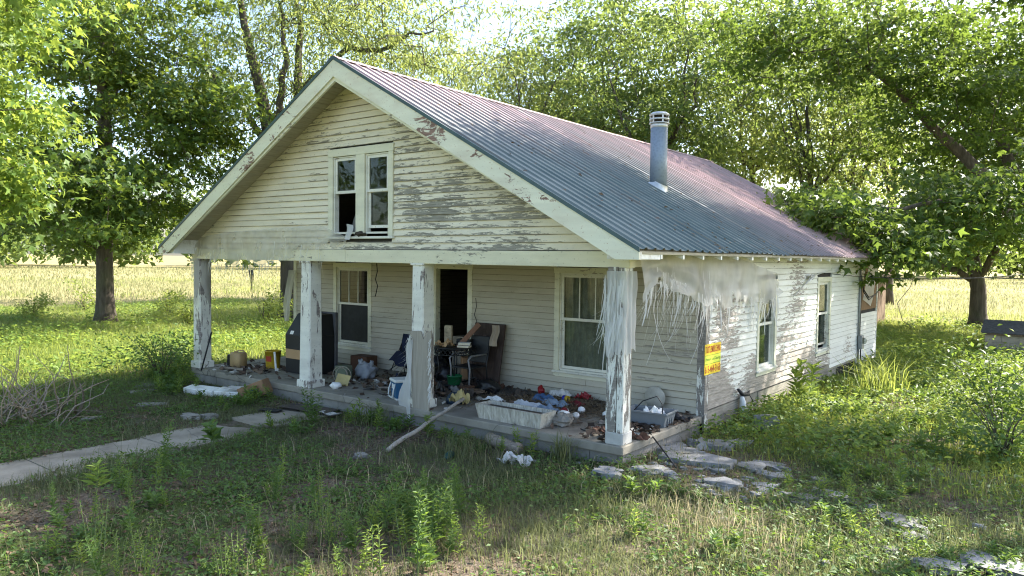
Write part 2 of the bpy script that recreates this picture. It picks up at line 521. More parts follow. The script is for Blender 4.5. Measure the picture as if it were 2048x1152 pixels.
def galv(name, col, rough=.42):
    g = G(name); p = g.gen()
    v = g.vor(p, 22, 'F1', 'Distance')
    c = g.ramp(v, [(0.0, tuple(x * .8 for x in col)), (.6, col)])
    c = g.mix(g.math('MULTIPLY', g.sstep(g.noise(p, 4, 5), .5, .7), .4), c, tuple(x * .7 for x in col))
    return g.done(g.pbr(c, rough, .35, None, .5))
M_flue = galv('galvanised_flue', (.27, .32, .37), .6)
M_cap = galv('flue_cap_metal', (.62, .63, .62), .3)

house = thing('farmhouse', (AX, 6.6, -.3), 'weathered white clapboard farmhouse with metal roof and deep front porch', 'house')

# ---- board helper: shared unit clapboard, scaled along its length
EXPO = .104
def unit_board(name, mat, ax):
    me = bpy.data.meshes.new(name)
    # local: length along +X (0..1), outward -Y, height z 0..EXPO+.02
    h = EXPO + .018
    prof = [(-.033, 0), (-.008, h), (.004, h), (.004, 0)]
    vs = [(x, a, b) for x in (0, 1) for a, b in prof]
    if ax == 'Y': vs = [(-a, x, b) for x in (0, 1) for a, b in prof]
    fs = [(0, 1, 2, 3), (7, 6, 5, 4), (0, 4, 5, 1), (1, 5, 6, 2), (2, 6, 7, 3), (3, 7, 4, 0)]
    if ax == 'Y': fs = [tuple(reversed(f)) for f in fs]
    fs = [tuple(reversed(f)) for f in fs]
    me.from_pydata(vs, [], fs); me.update(); me.materials.append(mat)
    return me

def siding(parent, ax, wallc, a0, a1, z0, z1, holes, mat_me, seed, joints=2, expo=EXPO):
    rr = random.Random(seed)
    base = wl(parent); z = z0; row = 0
    while z < z1 - .02:
        segs = [(a0, a1)]
        for h0, h1, v0, v1 in holes:
            if z + expo * .8 > v0 and z + .02 < v1:
                ns = []
                for s0, s1 in segs:
                    if h1 <= s0 or h0 >= s1: ns.append((s0, s1)); continue
                    if h0 > s0: ns.append((s0, h0))
                    if h1 < s1: ns.append((h1, s1))
                segs = ns
        fin = []
        for s0, s1 in segs:
            if s1 - s0 > 3.2:
                j = s0 + (s1 - s0) * rr.uniform(.3, .7); fin += [(s0, j - .002), (j + .002, s1)]
            elif s1 - s0 > .03: fin.append((s0, s1))
        for s0, s1 in fin:
            o = bpy.data.objects.new('siding_board', mat_me(s0, s1, z) if callable(mat_me) else mat_me)
            COL.objects.link(o); o.parent = parent
            off = rr.uniform(-.003, .003); til = rr.gauss(0, .0016)
            if ax == 'X':
                o.location = Vector((s0, wallc + off, z + rr.uniform(-.003, .003))) - base
                o.scale = (s1 - s0, 1, 1); o.rotation_euler = (rr.gauss(0, .02), -til, 0)
            else:
                o.location = Vector((wallc + off, s0, z + rr.uniform(-.003, .003))) - base
                o.scale = (1, s1 - s0, 1); o.rotation_euler = (til, rr.gauss(0, .02), 0)
        z += expo; row += 1

def wall_backing(name, ax, c0, c1, a0, a1, z0, z1, holes, mat):
    """box wall with rectangular holes"""
    mb = MB()
    cuts = sorted(set([a0, a1] + [h for q in holes for h in q[:2]]))
    for i in range(len(cuts) - 1):
        s0, s1 = cuts[i], cuts[i + 1]
        spans = [(z0, z1)]
        for h0, h1, v0, v1 in holes:
            if h0 < (s0 + s1) / 2 < h1: spans = [(z0, v0), (v1, z1)]
        for p0, p1 in spans:
            if p1 - p0 < .01: continue
            if ax == 'X': mb.box(s0, s1, c0, c1, p0, p1)
            else: mb.box(c0, c1, s0, s1, p0, p1)
    return mb.obj(name, mat, house)

# ---- porch slab on block footing
for (x0, x1, yf, nm) in ((XL - .17, -6.38, .03, 0), (-6.376, -3.1, 0, 1), (-3.096, XR, -.004, 2)):
    mb = MB(); mb.box(x0, x1, yf, PD + .02, -.112, 0.0, bev=.012)
    mb.obj('porch_slab', M_slab, house)
foot = MB(); foot.box(XL - .11, XR - .05, .06, PD, -.5, -.116).obj('footing', M_block, house)
rr = random.Random(5)
for k, x in enumerate(np.arange(XL - .09, XR - .1, .405)):      # blocks of the footing
    x1 = min(x + .397, XR - .06)
    for row in range(2):
        MB().box(x + .003, x1, .045 + rr.uniform(0, .006), .10, -.50 + row * .195, -.50 + row * .195 + .187).obj('footing_block', M_block, house)
for y in np.arange(.07, PD - .1, .405):
    for row in range(2):
        MB().box(-.09, -.038 + rr.uniform(0, .006), y, min(y + .397, PD - .02), -.50 + row * .195, -.50 + row * .195 + .187).obj('footing_block', M_block, house)

# ---- posts
def post(cx, cy, wbot, wtop, base_h, base_w, base_mat, mat, capw=.02, ztop=2.19, split=False):
    e = empty('porch_post', (cx, cy, 0), house)
    if split:
        hb = wbot / 2
        mb = MB()
        mb.box(cx - hb, cx + .02, cy - hb, cy + hb, base_h, ztop, bev=.006)
        mb.obj('post_board', mat, e)
        MB().box(cx + .034, cx + hb, cy - hb - .006, cy + hb * .5, base_h, ztop - .01, bev=.006).obj('post_board', mat, e)
        MB().box(cx - hb + .02, cx + hb - .02, cy - hb + .03, cy + hb - .01, base_h, ztop).obj('post_core', M_grey, e)
    else:
        hb, ht = wbot / 2, wtop / 2
        mb = MB()
        n = 9
        vs = []; fs = []
        for i in range(n):
            t = i / (n - 1); h = hb + (ht - hb) * t; z = base_h + (ztop - base_h) * t; b = .02
            for x, y in ((-h + b, -h), (h - b, -h), (h, -h + b), (h, h - b), (h - b, h), (-h + b, h), (-h, h - b), (-h, -h + b)):
                vs.append((cx + x, cy + y, z))
        for i in range(n - 1):
            for k in range(8):
                fs.append((i * 8 + k, i * 8 + (k + 1) % 8, i * 8 + 8 + (k + 1) % 8, i * 8 + 8 + k))
        mb.add(vs, fs); mb.obj('shaft', mat, e)
    bw = base_w / 2
    MB().box(cx - bw, cx + bw, cy - bw, cy + bw, .001, base_h + .001, bev=.012).obj('base_block', base_mat, e)
    if not split:
        MB().box(cx - wtop / 2 - capw, cx + wtop / 2 + capw, cy - wtop / 2 - capw, cy + wtop / 2 + capw, ztop - .035, ztop - .001, bev=.008).obj('capital', mat, e)
    return e
post(-9.73, .19, .26, .25, .13, .33, M_post, M_post)
post(-6.27, .20, .29, .25, .13, .35, M_post, M_post)
post(-3.57, .19, .27, .24, .13, .33, M_post, M_post)
tag(post(-.145, .15, .245, .245, .155, .25, M_pad, M_post_bare, split=True), 'split bare post on a concrete block')

# ---- porch beam and ceiling
BB, BT = 2.185, 2.385
MB().box(XL - .15, -5.2, .055, .20, BB, BT, bev=.006).obj('porch_beam', M_beam, house)
MB().box(-5.196, XR + .02, .052, .20, BB - .004, BT - .004, bev=.006).obj('porch_beam', M_beam, house)
for x0, x1 in ((XL - .13, XL + .01), (XR - .16, XR - .02)):
    MB().box(x0, x1, .205, PD - .03, BB + .004, BT, bev=.005).obj('porch_beam', M_beam, house)
rr = random.Random(9)
x = XL + .02
while x < XR - .2:
    x1 = min(x + .19, XR - .17)
    MB().box(x, x1 - .006, .205, PD - .03, BT - .03 + rr.uniform(0, .006), BT - .005).obj('porch_ceiling_board', M_soffit, house)
    x = x1
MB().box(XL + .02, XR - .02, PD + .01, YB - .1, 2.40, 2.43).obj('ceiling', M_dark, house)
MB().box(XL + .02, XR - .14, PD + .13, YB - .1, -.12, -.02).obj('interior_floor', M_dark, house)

# ---- gable front
GYW = .09
gable_holes = [(-5.60, -4.20, 2.60, 3.96)]
gb = MB()
def tri_poly(z0, z1, inset=.0):
    def hw(z): return max(.01, (AZ - .06 - z) / MS - inset)
    return hw(z0), hw(z1)
for z0, z1, holes in ((BT, 2.60, 0), (2.60, 3.96, 1), (3.96, AZ - .12, 0)):
    a, b = tri_poly(z0, z1)
    if not holes:
        gb.prism([(AX - a, GYW + .03, z0), (AX + a, GYW + .03, z0), (AX + b, GYW + .03, z1), (AX - b, GYW + .03, z1)], (0, .08, 0))
    else:
        gb.prism([(AX - a, GYW + .03, z0), (-5.60, GYW + .03, z0), (-5.60, GYW + .03, z1), (AX - b, GYW + .03, z1)], (0, .08, 0))
        gb.prism([(-4.20, GYW + .03, z0), (AX + a, GYW + .03, z0), (AX + b, GYW + .03, z1), (-4.20, GYW + .03, z1)], (0, .08, 0))
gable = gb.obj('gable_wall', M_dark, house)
rr = random.Random(21)
z = BT + .003
gexp = .1045
while z < AZ - .2:
    zt = z + gexp + .016
    a0, a1 = tri_poly(z, zt)
    a0 = min(a0, AX - XL + .14); a1 = min(a1, AX - XL + .14)
    spans = [(AX - a0, AX + a0, AX - a1, AX + a1)]
    if 2.56 < z + gexp * .7 and z < 3.98:
        spans = [(AX - a0, -5.66, AX - a1, -5.66), (-4.14, AX + a0, -4.14, AX + a1)]
    elif a0 > 2.2:
        j = AX + rr.uniform(-1.5, 1.5)
        spans = [(AX - a0, j - .002, AX - a1, j - .002), (j + .002, AX + a0, j + .002, AX + a1)]
    for b0, b1, t0, t1 in spans:
        o = rr.uniform(-.004, .004); dz = rr.uniform(-.003, .003); dz2 = rr.uniform(-.004, .004)
        yb, yt, yk = GYW - .013 + o, GYW + .016 + o, GYW + .028
        vs = [(b0, yb, z + dz), (b1, yb, z + dz2), (t1, yt, zt + dz2), (t0, yt, zt + dz), (b0, yk, z + dz), (b1, yk, z + dz2), (t1, yk, zt + dz2), (t0, yk, zt + dz)]
        fs = [(0, 1, 2, 3), (5, 4, 7, 6), (1, 5, 6, 2), (4, 0, 3, 7), (3, 2, 6, 7), (4, 5, 1, 0)]
        build('siding_board', vs, fs, M_gable, gable)
    z += gexp

# ---- walls under the roof
front_holes = [(-8.31, -7.20, .36, 2.12), (-5.46, -4.47, -.05, 2.13), (-2.62, -1.44, .36, 2.12)]
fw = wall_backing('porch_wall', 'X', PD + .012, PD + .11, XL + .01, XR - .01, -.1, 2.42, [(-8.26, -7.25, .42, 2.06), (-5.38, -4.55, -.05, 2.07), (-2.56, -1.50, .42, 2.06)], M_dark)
fb = unit_board('porch_board', M_porchwall, 'X')
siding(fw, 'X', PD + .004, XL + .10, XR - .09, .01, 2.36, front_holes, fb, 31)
side_holes = [(4.52, 5.55, .34, 1.98), (8.04, 9.12, .34, 1.98)]
sw = wall_backing('wall', 'Y', XR - .11, XR - .012, PD + .03, 11.52, -.12, 2.55, [(4.62, 5.45, .43, 1.88), (8.15, 9.02, .43, 1.88)], M_dark)
sb1 = unit_board('side_board', M_sidewall, 'Y'); sb2 = unit_board('clean_side_board', M_newside, 'Y')
siding(sw, 'Y', XR - .004, PD + .115, 9.115, .075, 2.52, side_holes, sb1, 33)
siding(sw, 'Y', XR - .004, 9.13, 11.50, -.03, 2.52, [], sb2, 34)
# corner boards
MB().box(XR - .10, XR + .012, PD - .028, PD - .004, -.02, 2.36, bev=.004).obj('corner_board', M_post_bare, house)
MB().box(XR + .002, XR + .028, PD - .027, PD + .105, -.22, 2.52, bev=.004).obj('corner_board', M_post_bare, house)
MB().box(XL - .01, XL + .10, PD - .028, PD - .004, .0, 2.36, bev=.004).obj('corner_board', M_trim, house)
MB().box(XR + .0, XR + .026, 11.505, 11.62, -.2, 2.52, bev=.004).obj('corner_board', M_newside, house)
# skirt boards with dark gaps
rr = random.Random(41)
for row, (z0, z1) in enumerate(((-.085, .052), (-.232, -.095))):
    y = PD + .11
    while y < 11.4:
        y1 = min(y + rr.uniform(1.6, 3.1), 11.5)
        if not (row == 1 and y > 7.5):
            s = rr.uniform(-.012, .012); x_ = XR - .022 + rr.uniform(-.006, .008)
            vs = [(x_, y, z0 + s), (x_, y1 - .008, z0 - s), (x_, y1 - .008, z1 - s * .5), (x_, y, z1 + s * .5)]
            MB().prism(vs, (.03, 0, 0)).obj('skirt_board', M_grey, house)
        y = y1
MB().box(XL + .05, XR - .06, PD + .1, YB, -.6, -.13).obj('crawlspace', M_dark, house)
# other walls
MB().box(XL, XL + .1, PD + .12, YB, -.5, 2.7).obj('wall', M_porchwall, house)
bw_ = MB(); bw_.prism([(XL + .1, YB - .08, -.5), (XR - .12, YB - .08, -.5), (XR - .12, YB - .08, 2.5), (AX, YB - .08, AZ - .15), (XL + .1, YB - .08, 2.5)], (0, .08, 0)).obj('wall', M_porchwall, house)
# rear addition bay on the right side
MB().box(XR - .13, XR - .05, 11.53, YB, -.1, 2.55).obj('bay_wall', M_dark, house)
bay = MB().box(XR - .052, XR - .046, 11.63, 13.7, -.05, 1.0).obj('bay_panel', M_dark, house)
siding(bay, 'Y', XR - .03, 11.625, 13.72, -.25, 1.0, [], sb2, 36)
M_brown = wood('brown_boards', (.24, .15, .085), .85, (40, 40, 3), .4)
y = 11.63; rr = random.Random(3)
while y < 13.7:
    y1 = min(y + rr.uniform(.12, .2), 13.72)
    MB().box(XR - .045 + rr.uniform(-.004, .004), XR - .02, y, y1 - .006, 1.09, 2.5).obj('bay_board', M_brown, house)
    y = y1
MB().box(XR - .04, XR - .004, 13.722, 13.80, -.25, 2.5).obj('corner_board', M_newside, house)

# ---- windows
def wbox(mb, mp, u0, u1, n0, n1, v0, v1, bev=0.0):
    a, b = mp(u0, n0, v0), mp(u1, n1, v1)
    lo = [min(a[i], b[i]) for i in range(3)]; hi = [max(a[i], b[i]) for i in range(3)]
    return mb.box(lo[0], hi[0], lo[1], hi[1], lo[2], hi[2], bev=bev)
def window(mp, u0, u1, v0, v1, lites=3, casing=.10, curtain=None, screen_low=False, parent=house, low_open=False, label=None, sill=True, low_raise=0.0):
    e = empty('window', mp((u0 + u1) / 2, 0, v0), parent)
    if label: e['label'] = label
    if casing:
        wbox(MB(), mp, u0 - casing, u0, -.02, .03, v0 - .02, v1, .004).obj('casing', M_trim, e)
        wbox(MB(), mp, u1, u1 + casing, -.02, .03, v0 - .02, v1, .004).obj('casing', M_trim, e)
        wbox(MB(), mp, u0 - casing - .01, u1 + casing + .01, -.02, .034, v1 + .001, v1 + .1, .004).obj('casing', M_trim, e)
        if sill:
            wbox(MB(), mp, u0 - casing - .02, u1 + casing + .02, -.03, .055, v0 - .055, v0 - .021, .005).obj('sill', M_sash, e)
            wbox(MB(), mp, u0 - casing, u1 + casing, -.02, .026, v0 - .12, v0 - .058, .004).obj('apron', M_trim, e)
    vm = (v0 + v1) / 2 + .02
    fr = .045
    jm = MB()
    wbox(jm, mp, u0, u0 + .018, -.09, .0, v0, v1); wbox(jm, mp, u1 - .018, u1, -.09, .0, v0, v1); wbox(jm, mp, u0 + .018, u1 - .018, -.09, .0, v1 - .018, v1); wbox(jm, mp, u0 + .018, u1 - .018, -.09, .01, v0 - .02, v0 + .01)
    jm.obj('jamb', M_sash, e)
    a0, a1 = u0 + .02, u1 - .02
    def sash(w0, w1, n0, nl, nm, glassmat):
        m = MB()
        wbox(m, mp, a0, a0 + fr, n0 - .03, n0, w0, w1); wbox(m, mp, a1 - fr, a1, n0 - .03, n0, w0, w1)
        wbox(m, mp, a0 + fr, a1 - fr, n0 - .03, n0 - .001, w0, w0 + fr); wbox(m, mp, a0 + fr, a1 - fr, n0 - .03, n0 - .001, w1 - fr, w1)
        for k in range(1, nl):
            c = a0 + fr + (a1 - a0 - 2 * fr) * k / nl
            wbox(m, mp, c - .01, c + .01, n0 - .025, n0 - .004, w0 + fr, w1 - fr)
        m.obj(nm, M_sash, e)
        for k in range(nl):
            c0 = a0 + fr + (a1 - a0 - 2 * fr) * k / nl + (.01 if k else 0); c1 = a0 + fr + (a1 - a0 - 2 * fr) * (k + 1) / nl - (.01 if k < nl - 1 else 0)
            wbox(MB(), mp, c0, c1, n0 - .018, n0 - .014, w0 + fr, w1 - fr).obj('pane', glassmat, e)
    sash(vm, v1 - .02, -.012, lites, 'sash', M_glass)
    if not low_open:
        sash(v0 + .012 + low_raise, vm + .04, -.045, 1, 'sash', M_screen if screen_low else M_glass)
    if curtain is not None:
        mat, c0, c1 = curtain
        def fn(s, t):
            u = a0 + (a1 - a0) * (c0 + (c1 - c0) * s)
            n = -.14 + .02 * math.sin(s * 38 + t * 1.5) + .012 * math.sin(s * 71 + 2)
            return mp(u, n, v0 + (v1 - v0) * t)
        MB().grid(fn, 60, 6).obj('curtain', mat, e, True)
    return e
MF = lambda u, n, v: Vector((u, PD - n, v))
MSD = lambda u, n, v: Vector((XR + n, u, v))
MG = lambda u, n, v: Vector((u, GYW - n, v))
M_curt = plain('net_curtain', (.60, .58, .50), .9, .25, 9)
M_curt2 = plain('grey_sheet', (.20, .20, .19), .9, .3, 5)
window(MF, -8.25, -7.26, .44, 2.04, 3, screen_low=True, label='porch window with a dark screen over its lower half')
window(MF, -2.55, -1.51, .44, 2.04, 3, curtain=(M_curt, .02, .8), label='porch window with net curtain behind the glass')
window(MSD, 4.64, 5.43, .44, 1.87, 1, curtain=(M_curt2, .0, 1.0), label='side window half veiled by torn plastic')
window(MSD, 8.17, 9.0, .44, 1.87, 1, label='narrow side window standing open at the bottom', low_raise=.07)
gw = window(MG, -5.53, -4.97, 2.66, 3.90, 1, casing=0, low_open=True, label='gable window with its lower sash gone')
window(MG, -4.75, -4.22, 2.66, 3.90, 1, casing=0, low_raise=.06)
gc = empty('window_trim', (-4.9, GYW, 2.6), house)
for u0, u1, v0, v1 in ((-5.65, -5.535, 2.60, 3.905), (-4.965, -4.755, 2.60, 3.905), (-4.215, -4.11, 2.60, 3.905), (-5.66, -4.10, 3.907, 4.03)):
    wbox(MB(), MG, u0, u1, -.03, .03, v0, v1, .004).obj('casing', M_trim, gc)
wbox(MB(), MG, -5.68, -4.08, -.03, .06, 2.56, 2.597, .005).obj('sill', M_sash, gc)
MB().blob((-5.22, GYW + .33, 2.80), .2, .1, .27, 3, .2).obj('bedding_heap', M_curt2, gc, True)
# lips of dark rot on sill
M_rot = plain('rotten_wood', (.05, .04, .03), .95, .5, 20)
MB().blob((-4.83, GYW - .04, 2.635), .12, .05, .045, 5, .4).obj('rotten_sash', M_rot, gc)

# ---- front door opening
dr = empty('door', (-4.97, PD, 0), house)
for u0, u1, v0, v1 in ((-5.46, -5.36, .0, 2.06), (-4.57, -4.46, .0, 2.06), (-5.47, -4.45, 2.062, 2.16)):
    wbox(MB(), MF, u0, u1, -.1, .03, v0, v1, .004).obj('door_casing', M_trim, dr)
M_oldgreen = peeling('door_paint', (.20, .24, .19), (.10, .08, .06), .4, stretch=3, sc=2)
MB(XF((-4.58, PD + .12, 0), 100)).box(0, .8, -.02, .02, .01, 2.04, bev=.004).obj('door_leaf', M_oldgreen, dr)
MB().box(-5.36, -4.57, PD - .03, PD + .1, -.018, .012).obj('threshold', M_grey, dr)
M_paper = plain('old_paper', (.42, .36, .27), .9, .3, 8)
# interior clutter seen through the doorway
for k, (x, y, z, sx, sz, m) in enumerate(((-5.2, 3.0, .0, .35, .75, M_paper), (-4.85, 3.3, .0, .4, .95, M_curt2), (-4.95, 3.1, .5, .3, .4, M_paper))):
    MB(XF((x, y, z), 20 * k)).box(-sx / 2, sx / 2, -.15, .15, 0, sz, bev=.02).obj('stacked_box', m, dr)

# ---- roof: deck, ribbed sheets, ridge cap
roof = empty('roof', (AX, EY, EZ), house)
for sgn in (-1, 1):
    xe = EX if sgn > 0 else GX
    mb = MB()
    p = [(AX, EY + .03, AZ - .025), (xe - sgn * .02, EY + .03, EZ - .025), (xe - sgn * .02, EY + .03, EZ - .055), (AX, EY + .03, AZ - .058)]
    if sgn < 0: p = p[::-1]
    mb.prism(p, (0, RL - .06, 0)).obj('roof_deck', M_soffit, roof)
NSH = 16
shw = RL / NSH
def sheet_mesh(sgn):
    xe = EX if sgn > 0 else GX
    prof = []
    rp = shw / 4
    for k in range(4):
        b = k * rp
        prof += [(b, .0), (b + rp * .36, .0), (b + rp * .43, .023), (b + rp * .60, .023), (b + rp * .72, .0)]
    prof.append((shw + .004, .002))
    vs = []; fs = []
    nrow = 6; n = len(prof)
    nx, nz = sgn * MS / math.hypot(1, MS), 1 / math.hypot(1, MS)
    for j in range(nrow + 1):
        t = j / nrow
        x = AX + sgn * .02 + (xe + sgn * .012 - AX - sgn * .02) * t
        z = roofz(x)
        for y, h in prof:
            vs.append((x - AX + nx * h, y, z - EZ + nz * h))
    for j in range(nrow):
        for i in range(n - 1):
            f = (j * n + i, j * n + i + 1, (j + 1) * n + i + 1, (j + 1) * n + i)
            fs.append(f if sgn < 0 else f[::-1])
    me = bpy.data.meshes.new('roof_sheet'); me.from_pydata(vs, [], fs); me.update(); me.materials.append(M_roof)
    return me
for sgn in (1, -1):
    me = sheet_mesh(sgn); rr = random.Random(60 + sgn)
    for k in range(NSH):
        o = bpy.data.objects.new('roof_sheet', me); COL.objects.link(o); o.parent = roof
        o.location = (rr.uniform(-.006, .006), k * shw, rr.uniform(-.002, .004)); o.rotation_euler = (rr.gauss(0, .0008), rr.gauss(0, .0012), 0)
for k in range(5):
    y0 = EY - .01 + k * RL / 5; y1 = EY + .01 + (k + 1) * RL / 5 + .05; zz = .031 + .004 * (k % 2)
    vs = []
    for y in (y0, y1):
        for dx in (-.15, -.05, 0, .05, .15): vs.append((AX + dx, y, roofz(AX + dx) + zz - (.006 if dx == 0 else 0)))
    build('ridge_cap', vs, [(i, i + 1, i + 6, i + 5) for i in range(4)], M_roof, roof)
# eave trim edge dark at front rake
M_drip = plain('rake_flashing', (.06, .10, .11), .5, .2, metal=.3)
for sgn in (-1, 1):
    xe = EX if sgn > 0 else GX
    p = [(AX, EY - .012, AZ + .018), (xe, EY - .012, EZ + .018), (xe, EY - .012, EZ - .035), (AX, EY - .012, AZ - .035)]
    MB().prism(p if sgn > 0 else p[::-1], (0, .012, 0)).obj('rake_flashing', M_drip, roof)
# rake boards + inner strip, clipped level at the eaves
for sgn in (-1, 1):
    xe = (EX - .012) if sgn > 0 else (GX + .012)
    D1 = .262
    zb = roofz(xe) - .125
    xc = AX + sgn * (AZ - .03 - D1 - zb) / MS
    p = [(AX, EY + .002, AZ - .03), (xe, EY + .002, roofz(xe) - .03), (xe, EY + .002, zb), (xc, EY + .002, zb), (AX, EY + .002, AZ - .03 - D1)]
    MB().prism(p, (0, .028, 0)).obj('rake_board', M_rake, house)
    p = [(AX, EY + .034, AZ - .10), (xc - sgn * .02, EY + .034, zb + D1 - .07), (xc - sgn * .02, EY + .034, zb + .01), (AX, EY + .034, AZ - .03 - D1 - .066)]
    MB().prism(p, (0, .038, 0)).obj('rake_backer', M_trim, house)
    # boxed eave return
    x0, x1 = (xe - .45, xe - .02) if sgn > 0 else (xe + .02, xe + .45)
    MB().prism([(x1 if sgn > 0 else x0, EY + .075, zb + .004), (x0 if sgn > 0 else x1, EY + .075, zb + .004), (x0 if sgn > 0 else x1, EY + .075, zb + .07 + .2), (x1 if sgn > 0 else x0, EY + .075, zb + .07)], (0, .5, 0)).obj('eave_return', M_white, house)
    MB().box(xe - .02 if sgn > 0 else xe, xe if sgn > 0 else xe + .02, EY + .032, EY + .07, zb + .001, roofz(xe) - .034).obj('rake_end', M_white, house)
# soffit boards under the front overhang
rr = random.Random(77)
for sgn in (-1, 1):
    s = .12; tot = math.hypot(EX - AX, AZ - EZ)
    ca, sa = 1 / math.hypot(1, MS), MS / math.hypot(1, MS)
    while s < tot - .25:
        s1 = min(s + .142, tot - .2)
        d = .064 + rr.uniform(0, .005)
        def pt(q, dd): return (AX + sgn * (q * ca - dd * sa), EY + .075, AZ - q * sa - dd * ca)
        MB().prism([pt(s, d), pt(s1 - .007, d), pt(s1 - .007, d + .018), pt(s, d + .018)], (0, GYW - EY - .05, 0)).obj('soffit_board', M_soffit, house)
        s = s1
# rafter tails along both eaves
for sgn in (1, -1):
    xe = EX if sgn > 0 else GX
    for i in range(23):
        y = .136 + i * .6096
        if y > YB - .05 : break
        xo = xe - sgn * .025; xi = (XR + .004 if sgn > 0 else XL - .004) + (0 if y > PD else -sgn * .0)
        zt = -.062
        p = [(xi, y - .045, roofz(xi) + zt), (xo, y - .045, roofz(xo) + zt), (xo, y - .045, roofz(xo) - .122), (xi, y - .045, roofz(xi) - .20)]
        MB().prism(p, (0, .045, 0)).obj('rafter_tail', M_white, house)
# frieze between tails
MB().box(XR - .07, XR - .004, PD + .02, 13.7, 2.40, 2.60).obj('frieze_board', M_trim, house)
MB().box(XR - .16, XR - .025, .21, PD + .01, 2.386, 2.60).obj('frieze_board', M_trim, house)
MB().box(XL + .025, XL + .1, .21, 13.7, 2.40, 2.60).obj('frieze_board', M_trim, house)

# ---- flue
FX, FY = -1.66, 4.12
fl = empty('flue', (FX, FY, roofz(FX)), house)
zt = 4.62
MB().lathe([(.148, roofz(FX) - .12), (.148, zt)], (FX, FY, 0), 28).obj('flue_pipe', M_flue, fl, True)
def ringm(z0, z1, r0, r1): return MB().lathe([(r0 * .9, z0), (r0, z0 + .003), (r1, z1 - .003), (r1 * .9, z1)], (FX, FY, 0), 28, caps=False)
ringm(zt - .02, zt + .055, .152, .152).obj('flue_collar', M_cap, fl, True)
ringm(zt + .055, zt + .075, .18, .17).obj('cap_ring', M_cap, fl, True)
ringm(zt + .115, zt + .145, .175, .175).obj('cap_ring', M_cap, fl, True)
ringm(zt + .19, zt + .205, .17, .175).obj('cap_ring', M_cap, fl, True)
MB().lathe([(.11, zt + .055), (.11, zt + .2)], (FX, FY, 0), 18).obj('cap_core', M_rot, fl, True)
MB().lathe([(.178, zt + .205), (.178, zt + .215), (.13, zt + .25), (.02, zt + .268)], (FX, FY, 0), 28).obj('cap_lid', M_cap, fl, True)
for a in range(6):
    an = a * math.pi / 3 + .3
    MB(XF((FX + .162 * math.cos(an), FY + .162 * math.sin(an), 0), math.degrees(an))).box(-.006, .006, -.012, .012, zt + .06, zt + .205).obj('cap_strut', M_cap, fl)
g_ = MB()
g_.lathe([(.21, -.01), (.165, .05), (.15, .10)], (0, 0, 0), 28, caps=False)
fsx = XF((FX, FY, roofz(FX)), 0, 0, math.degrees(math.atan(MS)))
MB().add([fsx @ Vector(v) for v in g_.v], g_.f).obj('flue_flashing', M_cap, fl, True)
# ================================================================== ground sheet
def groundmat():
    g = G('yard_ground'); p = g.pos()
    n1 = g.noise(p, .45, 5, .6); n2 = g.noise(p, 3.0, 6, .65); n3 = g.noise(p, 26, 4, .6)
    dirt = g.ramp(n3, [(.3, (.07, .055, .042)), (.55, (.15, .12, .092)), (.75, (.26, .225, .18))])
    litter = g.ramp(g.vor(p, 30, 'F1', 'Color'), [(.2, (.075, .05, .035)), (.8, (.21, .165, .12))])
    dirt = g.mix(g.sstep(n2, .42, .6), dirt, litter)
    grass = g.ramp(n3, [(.3, (.030, .048, .013)), (.7, (.075, .105, .03))])
    near = g.mix(g.sstep(g.math('ADD', n1, g.math('MULTIPLY', n2, .3)), .58, .74), dirt, grass)
    fld = g.ramp(g.noise(p, .12, 5, .6), [(.3, (.21, .19, .085)), (.6, (.30, .255, .125)), (.8, (.17, .19, .06))])
    x, y, z = g.sep(p)
    d = g.n('ShaderNodeVectorMath', operation='DISTANCE'); g.t.links.new(p, d.inputs[0]); d.inputs[1].default_value = (-3, 3, 0)
    far = g.sstep(g.math('DIVIDE', g.math('ADD', d.outputs['Value'], g.math('MULTIPLY', n1, 9.0)), 60.0), .30, .66)
    mid = g.sstep(g.math('DIVIDE', g.math('ADD', d.outputs['Value'], g.math('MULTIPLY', n1, 5.0)), 60.0), .15, .27)
    lawn = g.ramp(n2, [(.3, (.045, .075, .016)), (.7, (.10, .14, .035))])
    c = g.mix(mid, near, lawn)
    c = g.mix(far, c, fld)
    return g.done(g.pbr(c, .95, 0, g.bump(g.math('ADD', n3, n2), .7, .03), .1))
M_ground = groundmat()
# near part fine, outer ring coarse, one sheet
xs = np.concatenate([-np.geomspace(900, 16, 34), np.arange(-15, 8.01, .25), np.geomspace(9, 900, 34)])
ys = np.concatenate([-np.geomspace(900, 9, 30), np.arange(-8, 6.01, .25), np.arange(6.6, 20, .7), np.geomspace(21, 900, 34)])
V = np.array([(x, y, gz(x, y)) for y in ys for x in xs])
nx_ = len(xs)
F = np.array([(j * nx_ + i, j * nx_ + i + 1, (j + 1) * nx_ + i + 1, (j + 1) * nx_ + i) for j in range(len(ys) - 1) for i in range(nx_ - 1)])
ground = np_mesh('ground', V, F, M_ground, None, True)
tag(ground, kind='structure')
